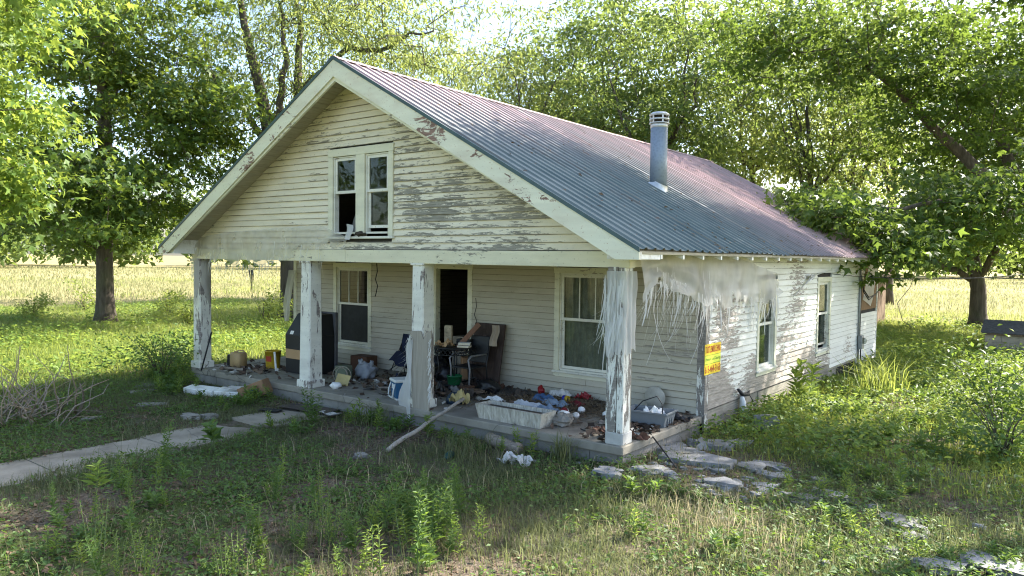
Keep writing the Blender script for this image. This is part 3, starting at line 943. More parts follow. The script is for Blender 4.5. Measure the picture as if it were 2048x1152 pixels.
# ================================================================== trees
M_bark = None
def barkmat(name, col, moss=(.10, .11, .05)):
    g = G(name); p = g.pos()
    n = g.noise(g.scale(p, (9, 9, 1.6)), 1.0, 5, .65, .5); lo = g.noise(p, 1.1, 4)
    c = g.ramp(n, [(.3, tuple(x * .45 for x in col)), (.7, tuple(x * 1.4 for x in col))])
    c = g.mix(g.math('MULTIPLY', g.sstep(lo, .5, .7), .45), c, moss)
    return g.done(g.pbr(c, .9, 0, g.bump(n, .9, .03), .2))
M_bark = barkmat('maple_bark', (.12, .098, .08))
M_bark2 = barkmat('ash_bark', (.10, .085, .07))
M_maple = leafmat('maple_leaves', (.034, .075, .014), (.062, .115, .020), (.26, .34, .045), .40)
M_maple_y = leafmat('sunny_maple_leaves', (.065, .13, .022), (.11, .18, .03), (.36, .45, .07), .45)
M_ash = leafmat('ash_leaves', (.048, .092, .02), (.085, .135, .03), (.40, .46, .12), .48)
M_wood = leafmat('walnut_leaves', (.045, .088, .022), (.08, .13, .032), (.29, .37, .08), .45)
M_dkleaf = leafmat('deep_green_leaves', (.040, .085, .016), (.070, .13, .024), (.22, .31, .045), .40)

LEAF_MAPLE = (np.array([(0, 0, 0), (-.52, .40, -.07), (-.16, .46, .03), (0, 1, -.12), (.16, .46, .03), (.52, .40, -.07)]), np.array([(0, 4, 3), (0, 3, 2), (0, 2, 1), (0, 5, 4)]))
LEAF_OVAL = (np.array([(0, 0, 0), (-.24, .48, .07), (0, 1, -.08), (.24, .48, .07)]), np.array([(0, 2, 1), (0, 3, 2)]))
LEAF_LANCE = (np.array([(0, 0, 0), (-.15, .45, .04), (0, 1, -.14), (.15, .45, .04)]), np.array([(0, 2, 1), (0, 3, 2)]))

def leaves_arrays(P, N, T, size, tpl):
    """P positions, N normals, T tip directions (n,3)"""
    tv, tf = tpl
    T = T - N * (T * N).sum(1, keepdims=True)
    T /= np.linalg.norm(T, axis=1, keepdims=True) + 1e-9
    B = np.cross(T, N)
    V = P[:, None, :] + size[:, None, None] * (tv[None, :, 0, None] * B[:, None, :] + tv[None, :, 1, None] * T[:, None, :] + tv[None, :, 2, None] * N[:, None, :])
    F = tf[None] + (np.arange(len(P)) * len(tv))[:, None, None]
    return V.reshape(-1, 3), F.reshape(-1, 3)

def branch_mesh(A, B, ra, rb, n=6):
    d = B - A
    L = np.linalg.norm(d, axis=1, keepdims=True) + 1e-9
    d = d / L
    up = np.where(np.abs(d[:, 2:3]) > .95, np.array([[1., 0, 0]]), np.array([[0, 0, 1.]]))
    p = np.cross(d, up); p /= np.linalg.norm(p, axis=1, keepdims=True)
    q = np.cross(d, p)
    a = np.arange(n) * 2 * np.pi / n
    ring = np.cos(a)[None, :, None] * p[:, None, :] + np.sin(a)[None, :, None] * q[:, None, :]
    A = A - d * ra[:, None] * .25
    VA = A[:, None, :] + ring * ra[:, None, None]; VB = B[:, None, :] + ring * rb[:, None, None]
    V = np.concatenate([VA, VB], 1).reshape(-1, 3)
    i = np.arange(n); j = (i + 1) % n
    f = np.stack([i, j, j + n, i + n], 1)
    F = (f[None] + (np.arange(len(A)) * 2 * n)[:, None, None]).reshape(-1, 4)
    return V, F

def grow_tree(seed, trunk, crowns, name, label, leaf, bark, leafsize=.12, per=70, spray=(.55, .22), tpl=LEAF_MAPLE, group=None, droop=.35, minz=None, twig=.011, shell=2.0, flatness=.55, pipe=2.35, cat='tree', limbs=(), bend=.10):
    """trunk: list of (x,y,z,r); crowns: list of (centre, radii, count)"""
    g = rng(seed)
    tp = np.array([t[:3] for t in trunk], float); tr = np.array([t[3] for t in trunk], float)
    e = thing(name, tuple(tp[0]), label, cat, group)
    # smooth trunk polyline
    k = np.linspace(0, len(tp) - 1, (len(tp) - 1) * 5 + 1)
    TP = np.stack([np.interp(k, np.arange(len(tp)), tp[:, c]) for c in range(3)], 1)
    TR = np.interp(k, np.arange(len(tr)), tr)
    wob = np.stack([np.convolve(g.normal(0, 1, len(k) + 6), np.ones(7) / 7, 'valid') for _ in range(2)], 1)
    TP[:, :2] += wob * bend * np.linspace(0, 1, len(k))[:, None]
    mb = MB(); rad = list(TR); rad[0] *= 1.45; rad[1] *= 1.12
    mb.tube([tuple(p) for p in TP], rad, 12)
    mb.obj('trunk', bark, e, True)
    par = [max(0, i - 1) for i in range(len(TP))]
    lo = max(1, int(len(TP) * .12))
    for lb in limbs:                                  # heavy limbs given by hand
        lp_ = np.array([q[:3] for q in lb], float); lr_ = np.array([q[3] for q in lb], float)
        kk = np.linspace(0, len(lp_) - 1, (len(lp_) - 1) * 4 + 1)
        LP = np.stack([np.interp(kk, np.arange(len(lp_)), lp_[:, c]) for c in range(3)], 1); LR = np.interp(kk, np.arange(len(lr_)), lr_)
        LP[1:-1] += g.normal(0, .05, (len(LP) - 2, 3))
        j0 = int(np.argmin(np.linalg.norm(TP - LP[0], axis=1)))
        MB().tube([tuple(p) for p in LP], list(LR), 9).obj('limb', bark, e, True)
        n0 = len(TP); par += [j0] + list(range(n0, n0 + len(LP) - 1))
        TP = np.concatenate([TP, LP]); TR = np.concatenate([TR, LR])
    isleaf = [False] * len(TP)
    pts = []
    for c, rd, cnt in crowns:
        c = np.array(c, float); rd = np.array(rd, float)
        d = g.normal(size=(cnt, 3)); d /= np.linalg.norm(d, axis=1, keepdims=True)
        r_ = g.random(cnt) ** (1 / shell)
        ph = g.random(3) * 10
        lump = 1 + .16 * np.sin(d[:, 0] * 5 + ph[0]) + .14 * np.sin(d[:, 1] * 6 + ph[1]) + .12 * np.sin(d[:, 2] * 7 + ph[2])
        pts.append(c + d * rd * (r_ * lump)[:, None])
    pts = np.concatenate(pts)
    if minz is not None: pts = pts[pts[:, 2] > minz]
    NA = np.zeros((len(TP) + len(pts) * 6, 3)); NA[:len(TP)] = TP
    cnt = len(TP)
    dep = np.zeros(len(NA)); 
    d0 = np.min(np.linalg.norm(pts[:, None] - TP[None, lo:], axis=2), axis=1)
    startz = TP[lo, 2]
    for i in np.argsort(d0):
        p = pts[i]
        dv = p - NA[:cnt]; dist = np.linalg.norm(dv, axis=1)
        # prefer nodes lower than the target and nearer the axis
        cost = dist + .55 * np.maximum(0, NA[:cnt, 2] - p[2] + .2) + dep[:cnt] * .06
        cost[:lo] += 50
        j = int(np.argmin(cost))
        D = dist[j]; ns = int(min(5, max(1, round(D / .8))))
        prev = j
        a = NA[j]
        sag = g.normal(0, .06, 3) * D
        for s_ in range(1, ns + 1):
            t = s_ / ns
            q = a + (p - a) * t + sag * math.sin(math.pi * t) + np.array([0, 0, .10 * D * math.sin(math.pi * t)])
            if cnt >= len(NA): break
            NA[cnt] = q; par.append(prev); dep[cnt] = dep[prev] + D / ns; prev = cnt; cnt += 1
            isleaf.append(s_ == ns)
    NA = NA[:cnt]; par = np.array(par[:cnt])
    # pipe-model radii
    acc = np.zeros(cnt)
    haschild = np.zeros(cnt, bool); haschild[par[1:]] = True
    rad = np.zeros(cnt)
    for i in range(cnt - 1, -1, -1):
        if not haschild[i] or acc[i] == 0: rad[i] = twig
        else: rad[i] = max(twig, acc[i] ** (1 / pipe))
        if i: acc[par[i]] += rad[i] ** pipe
    nT = len(TP)
    idx = np.arange(nT, cnt)
    A = NA[par[idx]]; B = NA[idx]
    rb = np.minimum(rad[idx], .30); pr = rad[par[idx]].copy()
    pr = np.where(par[idx] < nT, np.minimum(rb * 1.25, TR[np.minimum(par[idx], nT - 1)]), np.minimum(pr, rb * 1.6))
    V, F = branch_mesh(A, B, pr, rb * .98, 6)
    np_mesh('branches', V, F, bark, e, True)['kind'] = 'stuff'
    # leaves
    lp = NA[np.array(isleaf[:cnt])]
    ctr = np.mean(pts, 0)
    n = len(lp) * per
    P0 = np.repeat(lp, per, 0)
    ss = np.repeat(g.uniform(.6, 1.25, len(lp)), per)
    off = g.normal(size=(n, 3)) * np.array([spray[0], spray[0], spray[1]]) * ss[:, None]
    # tilt each spray outward-down
    out = np.repeat(lp - ctr, per, 0); out[:, 2] *= .3; out /= np.linalg.norm(out, axis=1, keepdims=True) + 1e-6
    oh = (off * out).sum(1)
    off[:, 2] -= droop * np.maximum(0, oh) * .6
    P = P0 + off
    N = g.normal(size=(n, 3)) * (1 - flatness) * 1.1 + np.array([0, 0, 1.0]) * flatness + out * .25
    N /= np.linalg.norm(N, axis=1, keepdims=True)
    T = off + g.normal(size=(n, 3)) * .25 + out * .2 - np.array([0, 0, droop])
    V, F = leaves_arrays(P, N, T, leafsize * g.uniform(.45, 1.35, n), tpl)
    np_mesh('crown', V, F, leaf, e)
    return e

def G0(x, y): return gz(x, y) - .05
# big maple in the left yard
grow_tree(11, [(-23.6, 4.5, G0(-23.6, 4.5), .31), (-23.65, 4.5, 2.2, .27), (-23.5, 4.55, 5, .25), (-24.1, 4.7, 8, .22), (-24.3, 4.8, 11, .15), (-24.2, 4.8, 14.5, .06)],
    [((-24, 4.6, 8.5), (5.6, 5.6, 5.9), 330), ((-23, 4.2, 4.2), (5.0, 4.6, 1.9), 120), ((-20.5, 6.4, 6.4), (2.6, 2.6, 2.6), 50)],
    'maple_tree', 'big maple with a single dark trunk standing alone in the left yard', M_maple, M_bark, .205, 88, (.46, .15), LEAF_MAPLE, minz=2.5)
# many-stemmed ash behind the left roof slope
grow_tree(12, [(-20.7, 10.3, G0(-20.7, 10.3), .42), (-20.74, 10.3, 2.1, .36), (-21.0, 10.2, 4.3, .32), (-21.35, 9.8, 6.4, .27), (-21.56, 9.5, 8.7, .22), (-21.85, 9.1, 11, .15), (-22.1, 8.8, 14, .05)],
    [((-21, 10.3, 12.2), (6.0, 6.0, 4.6), 270), ((-17.0, 11.8, 10.6), (4.2, 3.6, 2.6), 125), ((-23.8, 8.5, 9.0), (3.2, 3.0, 2.4), 60), ((-21, 10.3, 7.5), (2.6, 2.6, 2.2), 26)],
    'ash_tree', 'tall many-stemmed ash rising behind the left slope of the roof', M_ash, M_bark2, .20, 64, (.50, .22), LEAF_LANCE, droop=.7, flatness=.35, minz=5.2,
    limbs=[[(-20.96, 10.22, 4.1, .24), (-20.85, 10.66, 5.9, .21), (-21.04, 10.9, 8.5, .18), (-21.26, 11.1, 11, .13), (-21.6, 11.2, 13.9, .05)],
           [(-21.4, 9.75, 6.8, .16), (-20.76, 9.84, 8.3, .14), (-20.44, 9.9, 10, .11), (-20.7, 9.8, 12, .05)],
           [(-21.04, 10.9, 8.8, .14), (-19.5, 11.25, 9.78, .12), (-18.5, 11.4, 10.4, .10), (-17.2, 11.8, 10.1, .085), (-16.2, 12.1, 10.55, .06), (-15.2, 12.6, 10.7, .03)],
           [(-21.35, 9.8, 6.4, .13), (-22.0, 8.7, 8.4, .11), (-22.7, 7.65, 9.5, .08), (-23.6, 6.5, 10.1, .03)]])
# trees beyond the house, crowns closing the sky behind the ridge
def bg_tree(seed, x, y, h, rx, name, label, leaf, bark=M_bark2, tr=.26, n=200, per=80, ls=.24, tpl=LEAF_OVAL, low=.30, droop=.4, flat=.4, spray=(.55, .22), lean=(0, 0), shell=2.2):
    z0 = G0(x, y)
    lx, ly = lean
    q = rng(seed + 900); lb_ = []
    for k in range(5):
        a = q.uniform(0, 6.28); zs = h * q.uniform(.26, .5); r1 = rx * q.uniform(.35, .75); up = h * q.uniform(.12, .28)
        lb_.append([(x, y, zs, tr * .55), (x + r1 * .4 * math.cos(a), y + r1 * .4 * math.sin(a), zs + up * .45, tr * .42), (x + r1 * .75 * math.cos(a + .2), y + r1 * .75 * math.sin(a + .2), zs + up * .85, tr * .28), (x + r1 * math.cos(a + .1), y + r1 * math.sin(a + .1), zs + up * 1.4, tr * .1)])
    ox, oy = q.normal(0, .5, 2)
    return grow_tree(seed, [(x, y, z0, tr), (x + ox * .4, y + oy * .4, h * .22, tr * .85), (x + ox * .2, y - oy * .3, h * .42, tr * .6), (x - ox, y + oy, h * .58, tr * .36), (x - ox * 1.6, y + oy * 1.8, h * .74, tr * .12)],
        [((x + lx * .6, y + ly * .6, h * .64), (rx, rx, h * .36), n), ((x + lx * .3, y + ly * .3, h * .40), (rx * .85, rx * .85, h * .17), int(n * .3))],
        name, label, leaf, bark, ls, per, spray, tpl, 'trees behind the house', droop, h * low, shell=shell, flatness=flat, limbs=lb_, bend=.35)
bg_tree(21, -28.5, 23.0, 17, 6.0, 'ash_tree', 'pale green ash far behind the peak of the gable', M_ash, n=210, ls=.28, per=64, tpl=LEAF_LANCE, droop=.7)
bg_tree(22, -17.0, 19.5, 14.5, 4.2, 'walnut_tree', 'airy walnut whose crown shows above the middle of the ridge', M_ash, n=165, ls=.23, per=64, tpl=LEAF_LANCE, droop=.75)
bg_tree(23, -16.0, 26.0, 17.5, 5.4, 'walnut_tree', 'dense walnut tree rising behind the ridge near the flue', M_wood, n=250, ls=.25, per=70, droop=.6)
bg_tree(24, -10.6, 22.8, 15.5, 4.6, 'walnut_tree', 'bushy dark walnut directly behind the flue pipe', M_wood, n=240, ls=.23, per=72, droop=.5, low=.22)
bg_tree(25, -10.5, 33.0, 19, 6.0, 'elm_tree', 'tall elm behind the far end of the ridge', M_ash, n=210, ls=.28, per=62, droop=.5)
bg_tree(26, -5.8, 27.6, 16.5, 3.4, 'elm_tree', 'slender elm with thin bare stems beyond the rear gable', M_wood, tr=.17, n=105, ls=.23, per=60, droop=.5, low=.28)
bg_tree(27, -4.6, 30.5, 17, 3.4, 'elm_tree', 'thin twin elm just right of the slender one', M_ash, tr=.15, n=95, ls=.24, per=56, droop=.5, low=.3)
bg_tree(28, -5.5, 44.0, 19, 6.5, 'elm_tree', 'distant broad elm seen through gaps over the rear roof', M_ash, n=170, ls=.3, per=54, low=.2)
bg_tree(29, -24.0, 33.0, 18, 6.0, 'elm_tree', 'far elm filling the sky behind the walnut trees', M_wood, n=170, ls=.3, per=54, low=.15)
# low-limbed maple by the well house
grow_tree(31, [(1.0, 27.4, G0(1, 27.4), .34), (.95, 27.4, 1.3, .28), (.7, 27.4, 2.6, .25), (.5, 27.4, 5, .19), (.8, 27.6, 8.5, .17), (1.0, 27.8, 12, .06)],
    [((1.5, 27.2, 7.6), (5.6, 5.6, 4.6), 230), ((-1.2, 25.6, 3.7), (4.0, 2.8, 1.1), 70), ((4.5, 25.0, 4.2), (3.8, 3.6, 1.7), 70)],
    'maple_tree', 'maple with a low forked trunk in the field behind the block well house', M_dkleaf, M_bark, .23, 84, (.50, .15), LEAF_MAPLE, minz=2.0,
    limbs=[[(.8, 27.4, 1.6, .14), (-.5, 26.6, 2.3, .10), (-2.2, 25.8, 2.8, .09), (-3.8, 25.2, 3.2, .04)], [(.9, 27.4, 1.7, .15), (1.9, 26.8, 3.6, .12), (3.0, 26.2, 5.4, .10), (3.6, 26, 7.2, .05)]])
# large maple whose limbs reach over the right of the roof
grow_tree(33, [(4.8, 20.6, G0(4.8, 20.6), .46), (4.7, 20.6, 1.6, .38), (4.3, 20.5, 3.6, .33), (3.9, 20.4, 6, .25), (3.6, 20.2, 9, .15), (3.4, 20, 11.8, .05)],
    [((2.4, 20.4, 8.2), (5.0, 3.9, 4.0), 185), ((-1.0, 17.6, 8.6), (2.6, 2.2, 2.4), 60), ((-3.6, 15.8, 9.4), (2.8, 2.2, 1.7), 60), ((2.0, 14.0, 3.8), (1.9, 2.0, 1.0), 34), ((.7, 11.6, 2.8), (1.1, 1.3, .8), 26), ((-.5, 11.0, 3.45), (1.0, 1.1, .35), 20), ((-1.3, 12.0, 3.95), (.9, .9, .3), 12), ((3.4, 14.2, 4.2), (1.4, 1.6, 1.1), 18)],
    'maple_tree', 'large shady maple with limbs reaching past the right end of the roof', M_dkleaf, M_bark, .185, 76, (.46, .14), LEAF_MAPLE, minz=1.9, droop=.45,
    limbs=[[(4.5, 20.5, 2.6, .26), (2.9, 20.6, 3.8, .22), (.9, 19.7, 6.0, .17), (-.7, 18.6, 7.9, .11), (-2.2, 17.0, 9.6, .04)],
           [(4.4, 20.5, 3.0, .22), (2.6, 21.8, 5.0, .20), (1.8, 22.8, 6.8, .17), (1.0, 22.6, 10.2, .06)],
           [(4.6, 20.5, 2.4, .16), (3.4, 17.0, 3.4, .12), (2.0, 13.6, 4.0, .08), (.9, 11.9, 3.5, .045), (-.6, 11.2, 3.8, .02)]])
# shade maple rooted out of the picture to the right
grow_tree(35, [(9.6, 9.4, G0(9.6, 9.4), .42), (9.5, 9.4, 3, .36), (9.0, 9.3, 6, .28), (8.6, 9.2, 9, .16), (8.4, 9.2, 12, .05)],
    [((6.7, 11.9, 9.2), (2.8, 2.0, 1.8), 60), ((2.6, 8.0, 9.7), (3.0, 2.7, 1.2), 230), ((3.6, 13.4, 9.4), (1.7, 2.2, .9), 62)],
    'maple_tree', 'tall maple rooted beyond the right edge, shading roof and yard', M_dkleaf, M_bark, .21, 80, (.50, .15), LEAF_MAPLE, minz=5.0,
    limbs=[[(8.9, 9.3, 6.3, .18), (6.6, 8.8, 8.0, .15), (4.4, 8.5, 9.2, .10), (2.0, 8.2, 9.8, .04)]])
# sunlit maple branches hanging in at the left edge
grow_tree(37, [(-15.2, -4.6, G0(-15.2, -4.6), .36), (-15.0, -4.5, 2.5, .30), (-14.4, -4.3, 5, .24), (-13.8, -4.1, 7.5, .15), (-13.5, -4, 10, .06)],
    [((-13.6, -4.0, 7.0), (3.6, 3.2, 3.0), 150), ((-10.9, -3.1, 5.1), (1.3, 1.2, 1.5), 40), ((-8.6, -4.0, 6.6), (2.4, 1.6, .9), 40), ((-10.4, -2.9, 3.5), (.7, .7, .7), 12)],
    'maple_tree', 'sunlit maple whose leafy branches hang in at the left edge', M_maple_y, M_bark, .165, 66, (.36, .15), LEAF_MAPLE, minz=2.6, droop=.6)
# trees across the lane in front, mirrored in the window glass
for sd, x, y, lb in ((43, -19, -17, 'roadside maple across the lane, mirrored in the gable window'),):
    grow_tree(sd, [(x, y, -.4, .4), (x, y, 4, .3), (x, y, 9, .18), (x, y, 14, .05)], [((x, y, 8.5), (5.5, 5.5, 6), 90)], 'maple_tree', lb, M_maple_y, M_bark, .45, 40, (.8, .3), LEAF_OVAL, minz=2.5)
# far wood line round the field
def woodland():
    g = rng(91); P = []; S_ = []
    for k in range(105):
        a = g.uniform(-.25, 1.75) ; r_ = g.uniform(120, 175)
        cx, cy = -3 - r_ * math.cos(a), 3 + r_ * math.sin(a)
        h = g.uniform(8, 15); rd = g.uniform(4, 7)
        n = 480
        d = g.normal(size=(n, 3)); d /= np.linalg.norm(d, axis=1, keepdims=True)
        p = d * np.array([rd, rd, h * .5]) * (g.random(n) ** (1 / 3))[:, None] + np.array([cx, cy, h * .5])
        P.append(p[p[:, 2] > -.3])
    P = np.concatenate(P); n = len(P)
    N = g.normal(size=(n, 3)); N /= np.linalg.norm(N, axis=1, keepdims=True)
    T = g.normal(size=(n, 3))
    V, F = leaves_arrays(P, N, T, g.uniform(.9, 1.8, n), LEAF_OVAL)
    o = np_mesh('woodland', V, F, M_wood)
    tag(o, 'pale line of woods along the far edge of the field', 'woods', kind='stuff')
woodland()
# ================================================================== grass, weeds, litter
GHx = np.arange(-45, 20.01, .25); GHy = np.arange(-12, 60.01, .25)
GH = np.array([[gz(x, y) for x in GHx] for y in GHy])
def gzv(x, y):
    fx = np.clip((x - GHx[0]) / .25, 0, len(GHx) - 1.001); fy = np.clip((y - GHy[0]) / .25, 0, len(GHy) - 1.001)
    i = fx.astype(int); j = fy.astype(int); a = fx - i; b = fy - j
    return GH[j, i] * (1 - a) * (1 - b) + GH[j, i + 1] * a * (1 - b) + GH[j + 1, i] * (1 - a) * b + GH[j + 1, i + 1] * a * b
def vnoise(x, y, sc, seed):
    g = rng(seed); L = g.random((64, 64))
    u = x / sc; v = y / sc
    i = np.floor(u).astype(int); j = np.floor(v).astype(int); a = u - i; b = v - j
    a = a * a * (3 - 2 * a); b = b * b * (3 - 2 * b)
    def q(ii, jj): return L[jj % 64, ii % 64]
    return q(i, j) * (1 - a) * (1 - b) + q(i + 1, j) * a * (1 - b) + q(i, j + 1) * (1 - a) * b + q(i + 1, j + 1) * a * b
def fbm(x, y, sc, seed): return .55 * vnoise(x, y, sc, seed) + .28 * vnoise(x, y, sc * .43, seed + 1) + .17 * vnoise(x, y, sc * .19, seed + 2)
def free(x, y):
    """not under the house, porch or walk"""
    m = ~((x > -9.92) & (x < .04) & (y > -.02) & (y < 13.9))
    e_ = .10 + .30 * vnoise(x, y, .6, 77)
    m &= ~((x > -6.17 + e_ * .6) & (x < -5.02 - e_) & (y < -.0) & (y > -11))
    return m
def inview(x, y, m=.12):
    dx, dy = x - CAM.x, y - CAM.y
    fw = dx * _f.x + dy * _f.y; rt = dx * _r.x + dy * _r.y
    return (fw > 2.5) & (np.abs(rt) < fw * (.683 + m) + 1.0)
def blades(g, x, y, h, wd, lean=.35, z=None):
    n = len(x)
    if z is None: z = gzv(x, y) - .01
    a = g.uniform(0, 2 * np.pi, n); dx, dy = np.cos(a), np.sin(a)
    b = g.uniform(0, 2 * np.pi, n); lx, ly = np.cos(b) * lean * g.random(n), np.sin(b) * lean * g.random(n)
    P = np.stack([x, y, z], 1)
    side = np.stack([dx, dy, np.zeros(n)], 1) * (wd * .5)[:, None]
    up1 = np.stack([lx * .35 * h, ly * .35 * h, .6 * h], 1); up2 = np.stack([lx * 1.5 * h, ly * 1.5 * h, h * (1 - .35 * np.hypot(lx, ly))], 1)
    V = np.stack([P - side, P + side, P + up1 + side * .7, P + up1 - side * .7, P + up2], 1).reshape(-1, 3)
    f = np.array([(0, 1, 2), (0, 2, 3), (3, 2, 4)])
    F = (f[None] + (np.arange(n) * 5)[:, None, None]).reshape(-1, 3)
    return V, F
def merge(parts):
    V = []; F = []; o = 0
    for v, f in parts: V.append(v); F.append(f + o); o += len(v)
    return np.concatenate(V), np.concatenate(F)
M_grass = leafmat('yard_grass_blades', (.065, .085, .034), (.16, .175, .085), (.28, .31, .12), .35, .6)
M_lawn = leafmat('lawn_blades', (.10, .15, .028), (.20, .25, .06), (.44, .50, .10), .44, .6)
M_field = leafmat('field_grass_blades', (.16, .17, .07), (.28, .27, .14), (.40, .41, .19), .36, .7)
M_straw = leafmat('dry_grass_blades', (.30, .25, .14), (.52, .45, .29), (.55, .47, .28), .35, .8)
M_weed = leafmat('weed_leaves', (.060, .12, .03), (.11, .18, .055), (.24, .36, .05), .38, .55)
M_weedy = leafmat('young_weed_leaves', (.10, .175, .03), (.17, .25, .05), (.36, .45, .08), .42, .55)
M_stem = plain('weed_stems', (.12, .17, .06), .7, .2)
M_litterleaf = leafmat('dead_leaves', (.085, .055, .035), (.22, .16, .105), (.16, .10, .05), .15, .9)

def scatter(g, x0, x1, y0, y1, dens, fn, view=True):
    n = int((x1 - x0) * (y1 - y0) * dens)
    x = g.uniform(x0, x1, n); y = g.uniform(y0, y1, n)
    m = free(x, y)
    if view: m &= inview(x, y)
    x, y = x[m], y[m]
    k = g.random(len(x)) < fn(x, y)
    return x[k], y[k]
g = rng(101)
def dense(x, y):
    f = fbm(x, y, 1.9, 5) + .10 * vnoise(x, y, .35, 9)
    p = np.clip((f - .40) / .22, 0.04, 1)
    # bare strip along the porch front, trodden ground by the brush pile, rubble at the corner
    p *= np.where((y > -.75) & (y < .2) & (x < .2), .35, 1)
    p *= 1 - .8 * np.exp(-(((x + 8.0) / 1.6) ** 2 + ((y + 2.6) / 1.0) ** 2))
    p *= 1 - .85 * np.exp(-(((x - .5) / 1.0) ** 2 + ((y - .3) / .9) ** 2))
    p *= 1 - .6 * np.exp(-(((x + 2.6) / 1.4) ** 2 + ((y + 3.2) / .8) ** 2))
    p *= 1 - .6 * np.exp(-(((x - 3.4) / .9) ** 2 + ((y - 1.2) / .6) ** 2))
    return p * bare(x, y)
def bare(x, y):
    return (1 - .85 * np.exp(-(((x + 7.3) / 1.5) ** 2 + ((y + 2.3) / .8) ** 2))) * (1 - .8 * np.exp(-(((x + 3.0) / .9) ** 2 + ((y + 4.2) / .5) ** 2))) * (1 - .7 * np.exp(-(((x - 3.2) / .8) ** 2 + ((y - 1.0) / .5) ** 2)))
x, y = scatter(g, -14, 7, -8, 2.4, 2300, dense)
h = g.uniform(.03, .13, len(x)) * (0.6 + .9 * fbm(x, y, 1.3, 17)); 
yard = [blades(g, x, y, h, g.uniform(.004, .010, len(x)), .8)]
x, y = scatter(g, -12, 7, -8, 2, 70, lambda x, y: np.clip((fbm(x, y, 1.5, 44) - .45) / .2, 0, 1))
yard.append(blades(g, x, y, g.uniform(.15, .34, len(x)), g.uniform(.004, .008, len(x)), .55))
V, F = merge(yard)
tag(np_mesh('yard_grass', V, F, M_grass), 'thin patchy grass over the bare front yard', 'grass', kind='stuff')
# lush grass at the right side and behind
x, y = scatter(g, .05, 8, 1.0, 16, 900, lambda x, y: np.clip((fbm(x, y, 1.4, 61) - .30) / .2, .08, 1) * np.clip((y - 1.2) / 2.0, 0, 1))
p1 = blades(g, x, y, g.uniform(.07, .22, len(x)), g.uniform(.007, .014, len(x)), .8)
x, y = scatter(g, -34, -9.8, -3.0, 16, 330, lambda x, y: np.clip((fbm(x, y, 2.2, 71) - .25) / .2, .15, 1) * np.clip((-x - 9.5) / 2.5, 0, 1))
p2 = blades(g, x, y, g.uniform(.08, .24, len(x)), g.uniform(.010, .020, len(x)), .8)
x, y = scatter(g, -3, 10, 14, 28, 260, lambda x, y: np.full(len(x), .9))
p3 = blades(g, x, y, g.uniform(.10, .28, len(x)), g.uniform(.014, .026, len(x)), .7)
V, F = merge([p1, p2, p3])
tag(np_mesh('lawn_grass', V, F, M_lawn), 'lush green grass beside and behind the house', 'grass', kind='stuff')
# field beyond
def fieldpts(g, n, r0, r1):
    r_ = np.sqrt(g.uniform(r0 ** 2, r1 ** 2, n)); a = g.uniform(-1.1, 1.1, n) + math.atan2(_f.y, _f.x)
    x = CAM.x + r_ * np.cos(a); y = CAM.y + r_ * np.sin(a)
    rr_ = np.hypot(x - CAM.x, y - CAM.y)
    m = inview(x, y) & free(x, y) & ((x < -14) | (y > 20)) & (g.random(len(x)) < np.clip((rr_ - 24) / 16, 0, 1))
    return x[m], y[m]
fp = []
for r0, r1, n, hh, ww in ((24, 48, 62000, .23, .026), (48, 80, 66000, .30, .046), (80, 150, 52000, .38, .09)):
    x, y = fieldpts(g, n, r0, r1)
    fp.append(blades(g, x, y, hh * g.uniform(.5, 1.2, len(x)), ww * g.uniform(.6, 1.3, len(x)), .7))
V, F = merge(fp)
tag(np_mesh('field_grass', V, F, M_field), 'sunlit pale hay field stretching behind the house', 'field', kind='stuff')
fp = []
for r0, r1, n, hh, ww in ((22, 46, 72000, .27, .030), (46, 85, 38000, .34, .058)):
    x, y = fieldpts(g, n, r0, r1)
    k = fbm(x, y, 5.0, 83) + .35 * np.clip((40 - np.hypot(x - CAM.x, y - CAM.y)) / 16, -.4, 1) > .46
    x, y = x[k], y[k]
    fp.append(blades(g, x, y, hh * g.uniform(.5, 1.3, len(x)), ww * g.uniform(.6, 1.3, len(x)), .7))
V, F = merge(fp)
tag(np_mesh('field_weeds', V, F, leafmat('field_weed_blades', (.13, .165, .045), (.25, .28, .09), (.46, .50, .15), .42, .6)), 'green weed patches in the near part of the field', 'weeds', kind='stuff')
# dry grass heads lit by the sun in the foreground
x, y = scatter(g, -8, 6, -7, 2, 30, lambda x, y: np.clip((fbm(x, y, 1.7, 144) - .42) / .2, .05, 1))
xs2 = g.normal(1.7, .45, 700); ys2 = g.normal(-1.15, .4, 700)
x = np.concatenate([x, xs2]); y = np.concatenate([y, ys2])
V, F = blades(g, x, y, g.uniform(.06, .36, len(x)), g.uniform(.003, .007, len(x)), .9)
tag(np_mesh('dry_grass', V, F, M_straw), 'dry straw-coloured grass stems in the front yard', 'grass', kind='stuff')
# creeping ground cover
def cover(seed, x0, x1, y0, y1, dens, fn, size, hgt, mat, name, label):
    g = rng(seed); x, y = scatter(g, x0, x1, y0, y1, dens, fn); n = len(x)
    z = gzv(x, y) + hgt * g.random(n) * (.4 + fbm(x, y, .7, seed + 3))
    N = g.normal(size=(n, 3)) * .45 + np.array([0, 0, 1]); N /= np.linalg.norm(N, axis=1, keepdims=True)
    V, F = leaves_arrays(np.stack([x, y, z], 1), N, g.normal(size=(n, 3)) * np.array([1, 1, .3]), size * g.uniform(.6, 1.4, n), LEAF_OVAL)
    tag(np_mesh(name, V, F, mat), label, 'ground cover', kind='stuff')
cover(111, -13, 7, -8, 2.2, 900, lambda x, y: np.clip((fbm(x, y, 1.2, 121) - .44) / .12, .04, 1) * bare(x, y) * np.where((y > -.6) & (x < 0), .4, 1), .05, .12, M_weed, 'ground_cover', 'small-leaved weeds creeping over the front yard')
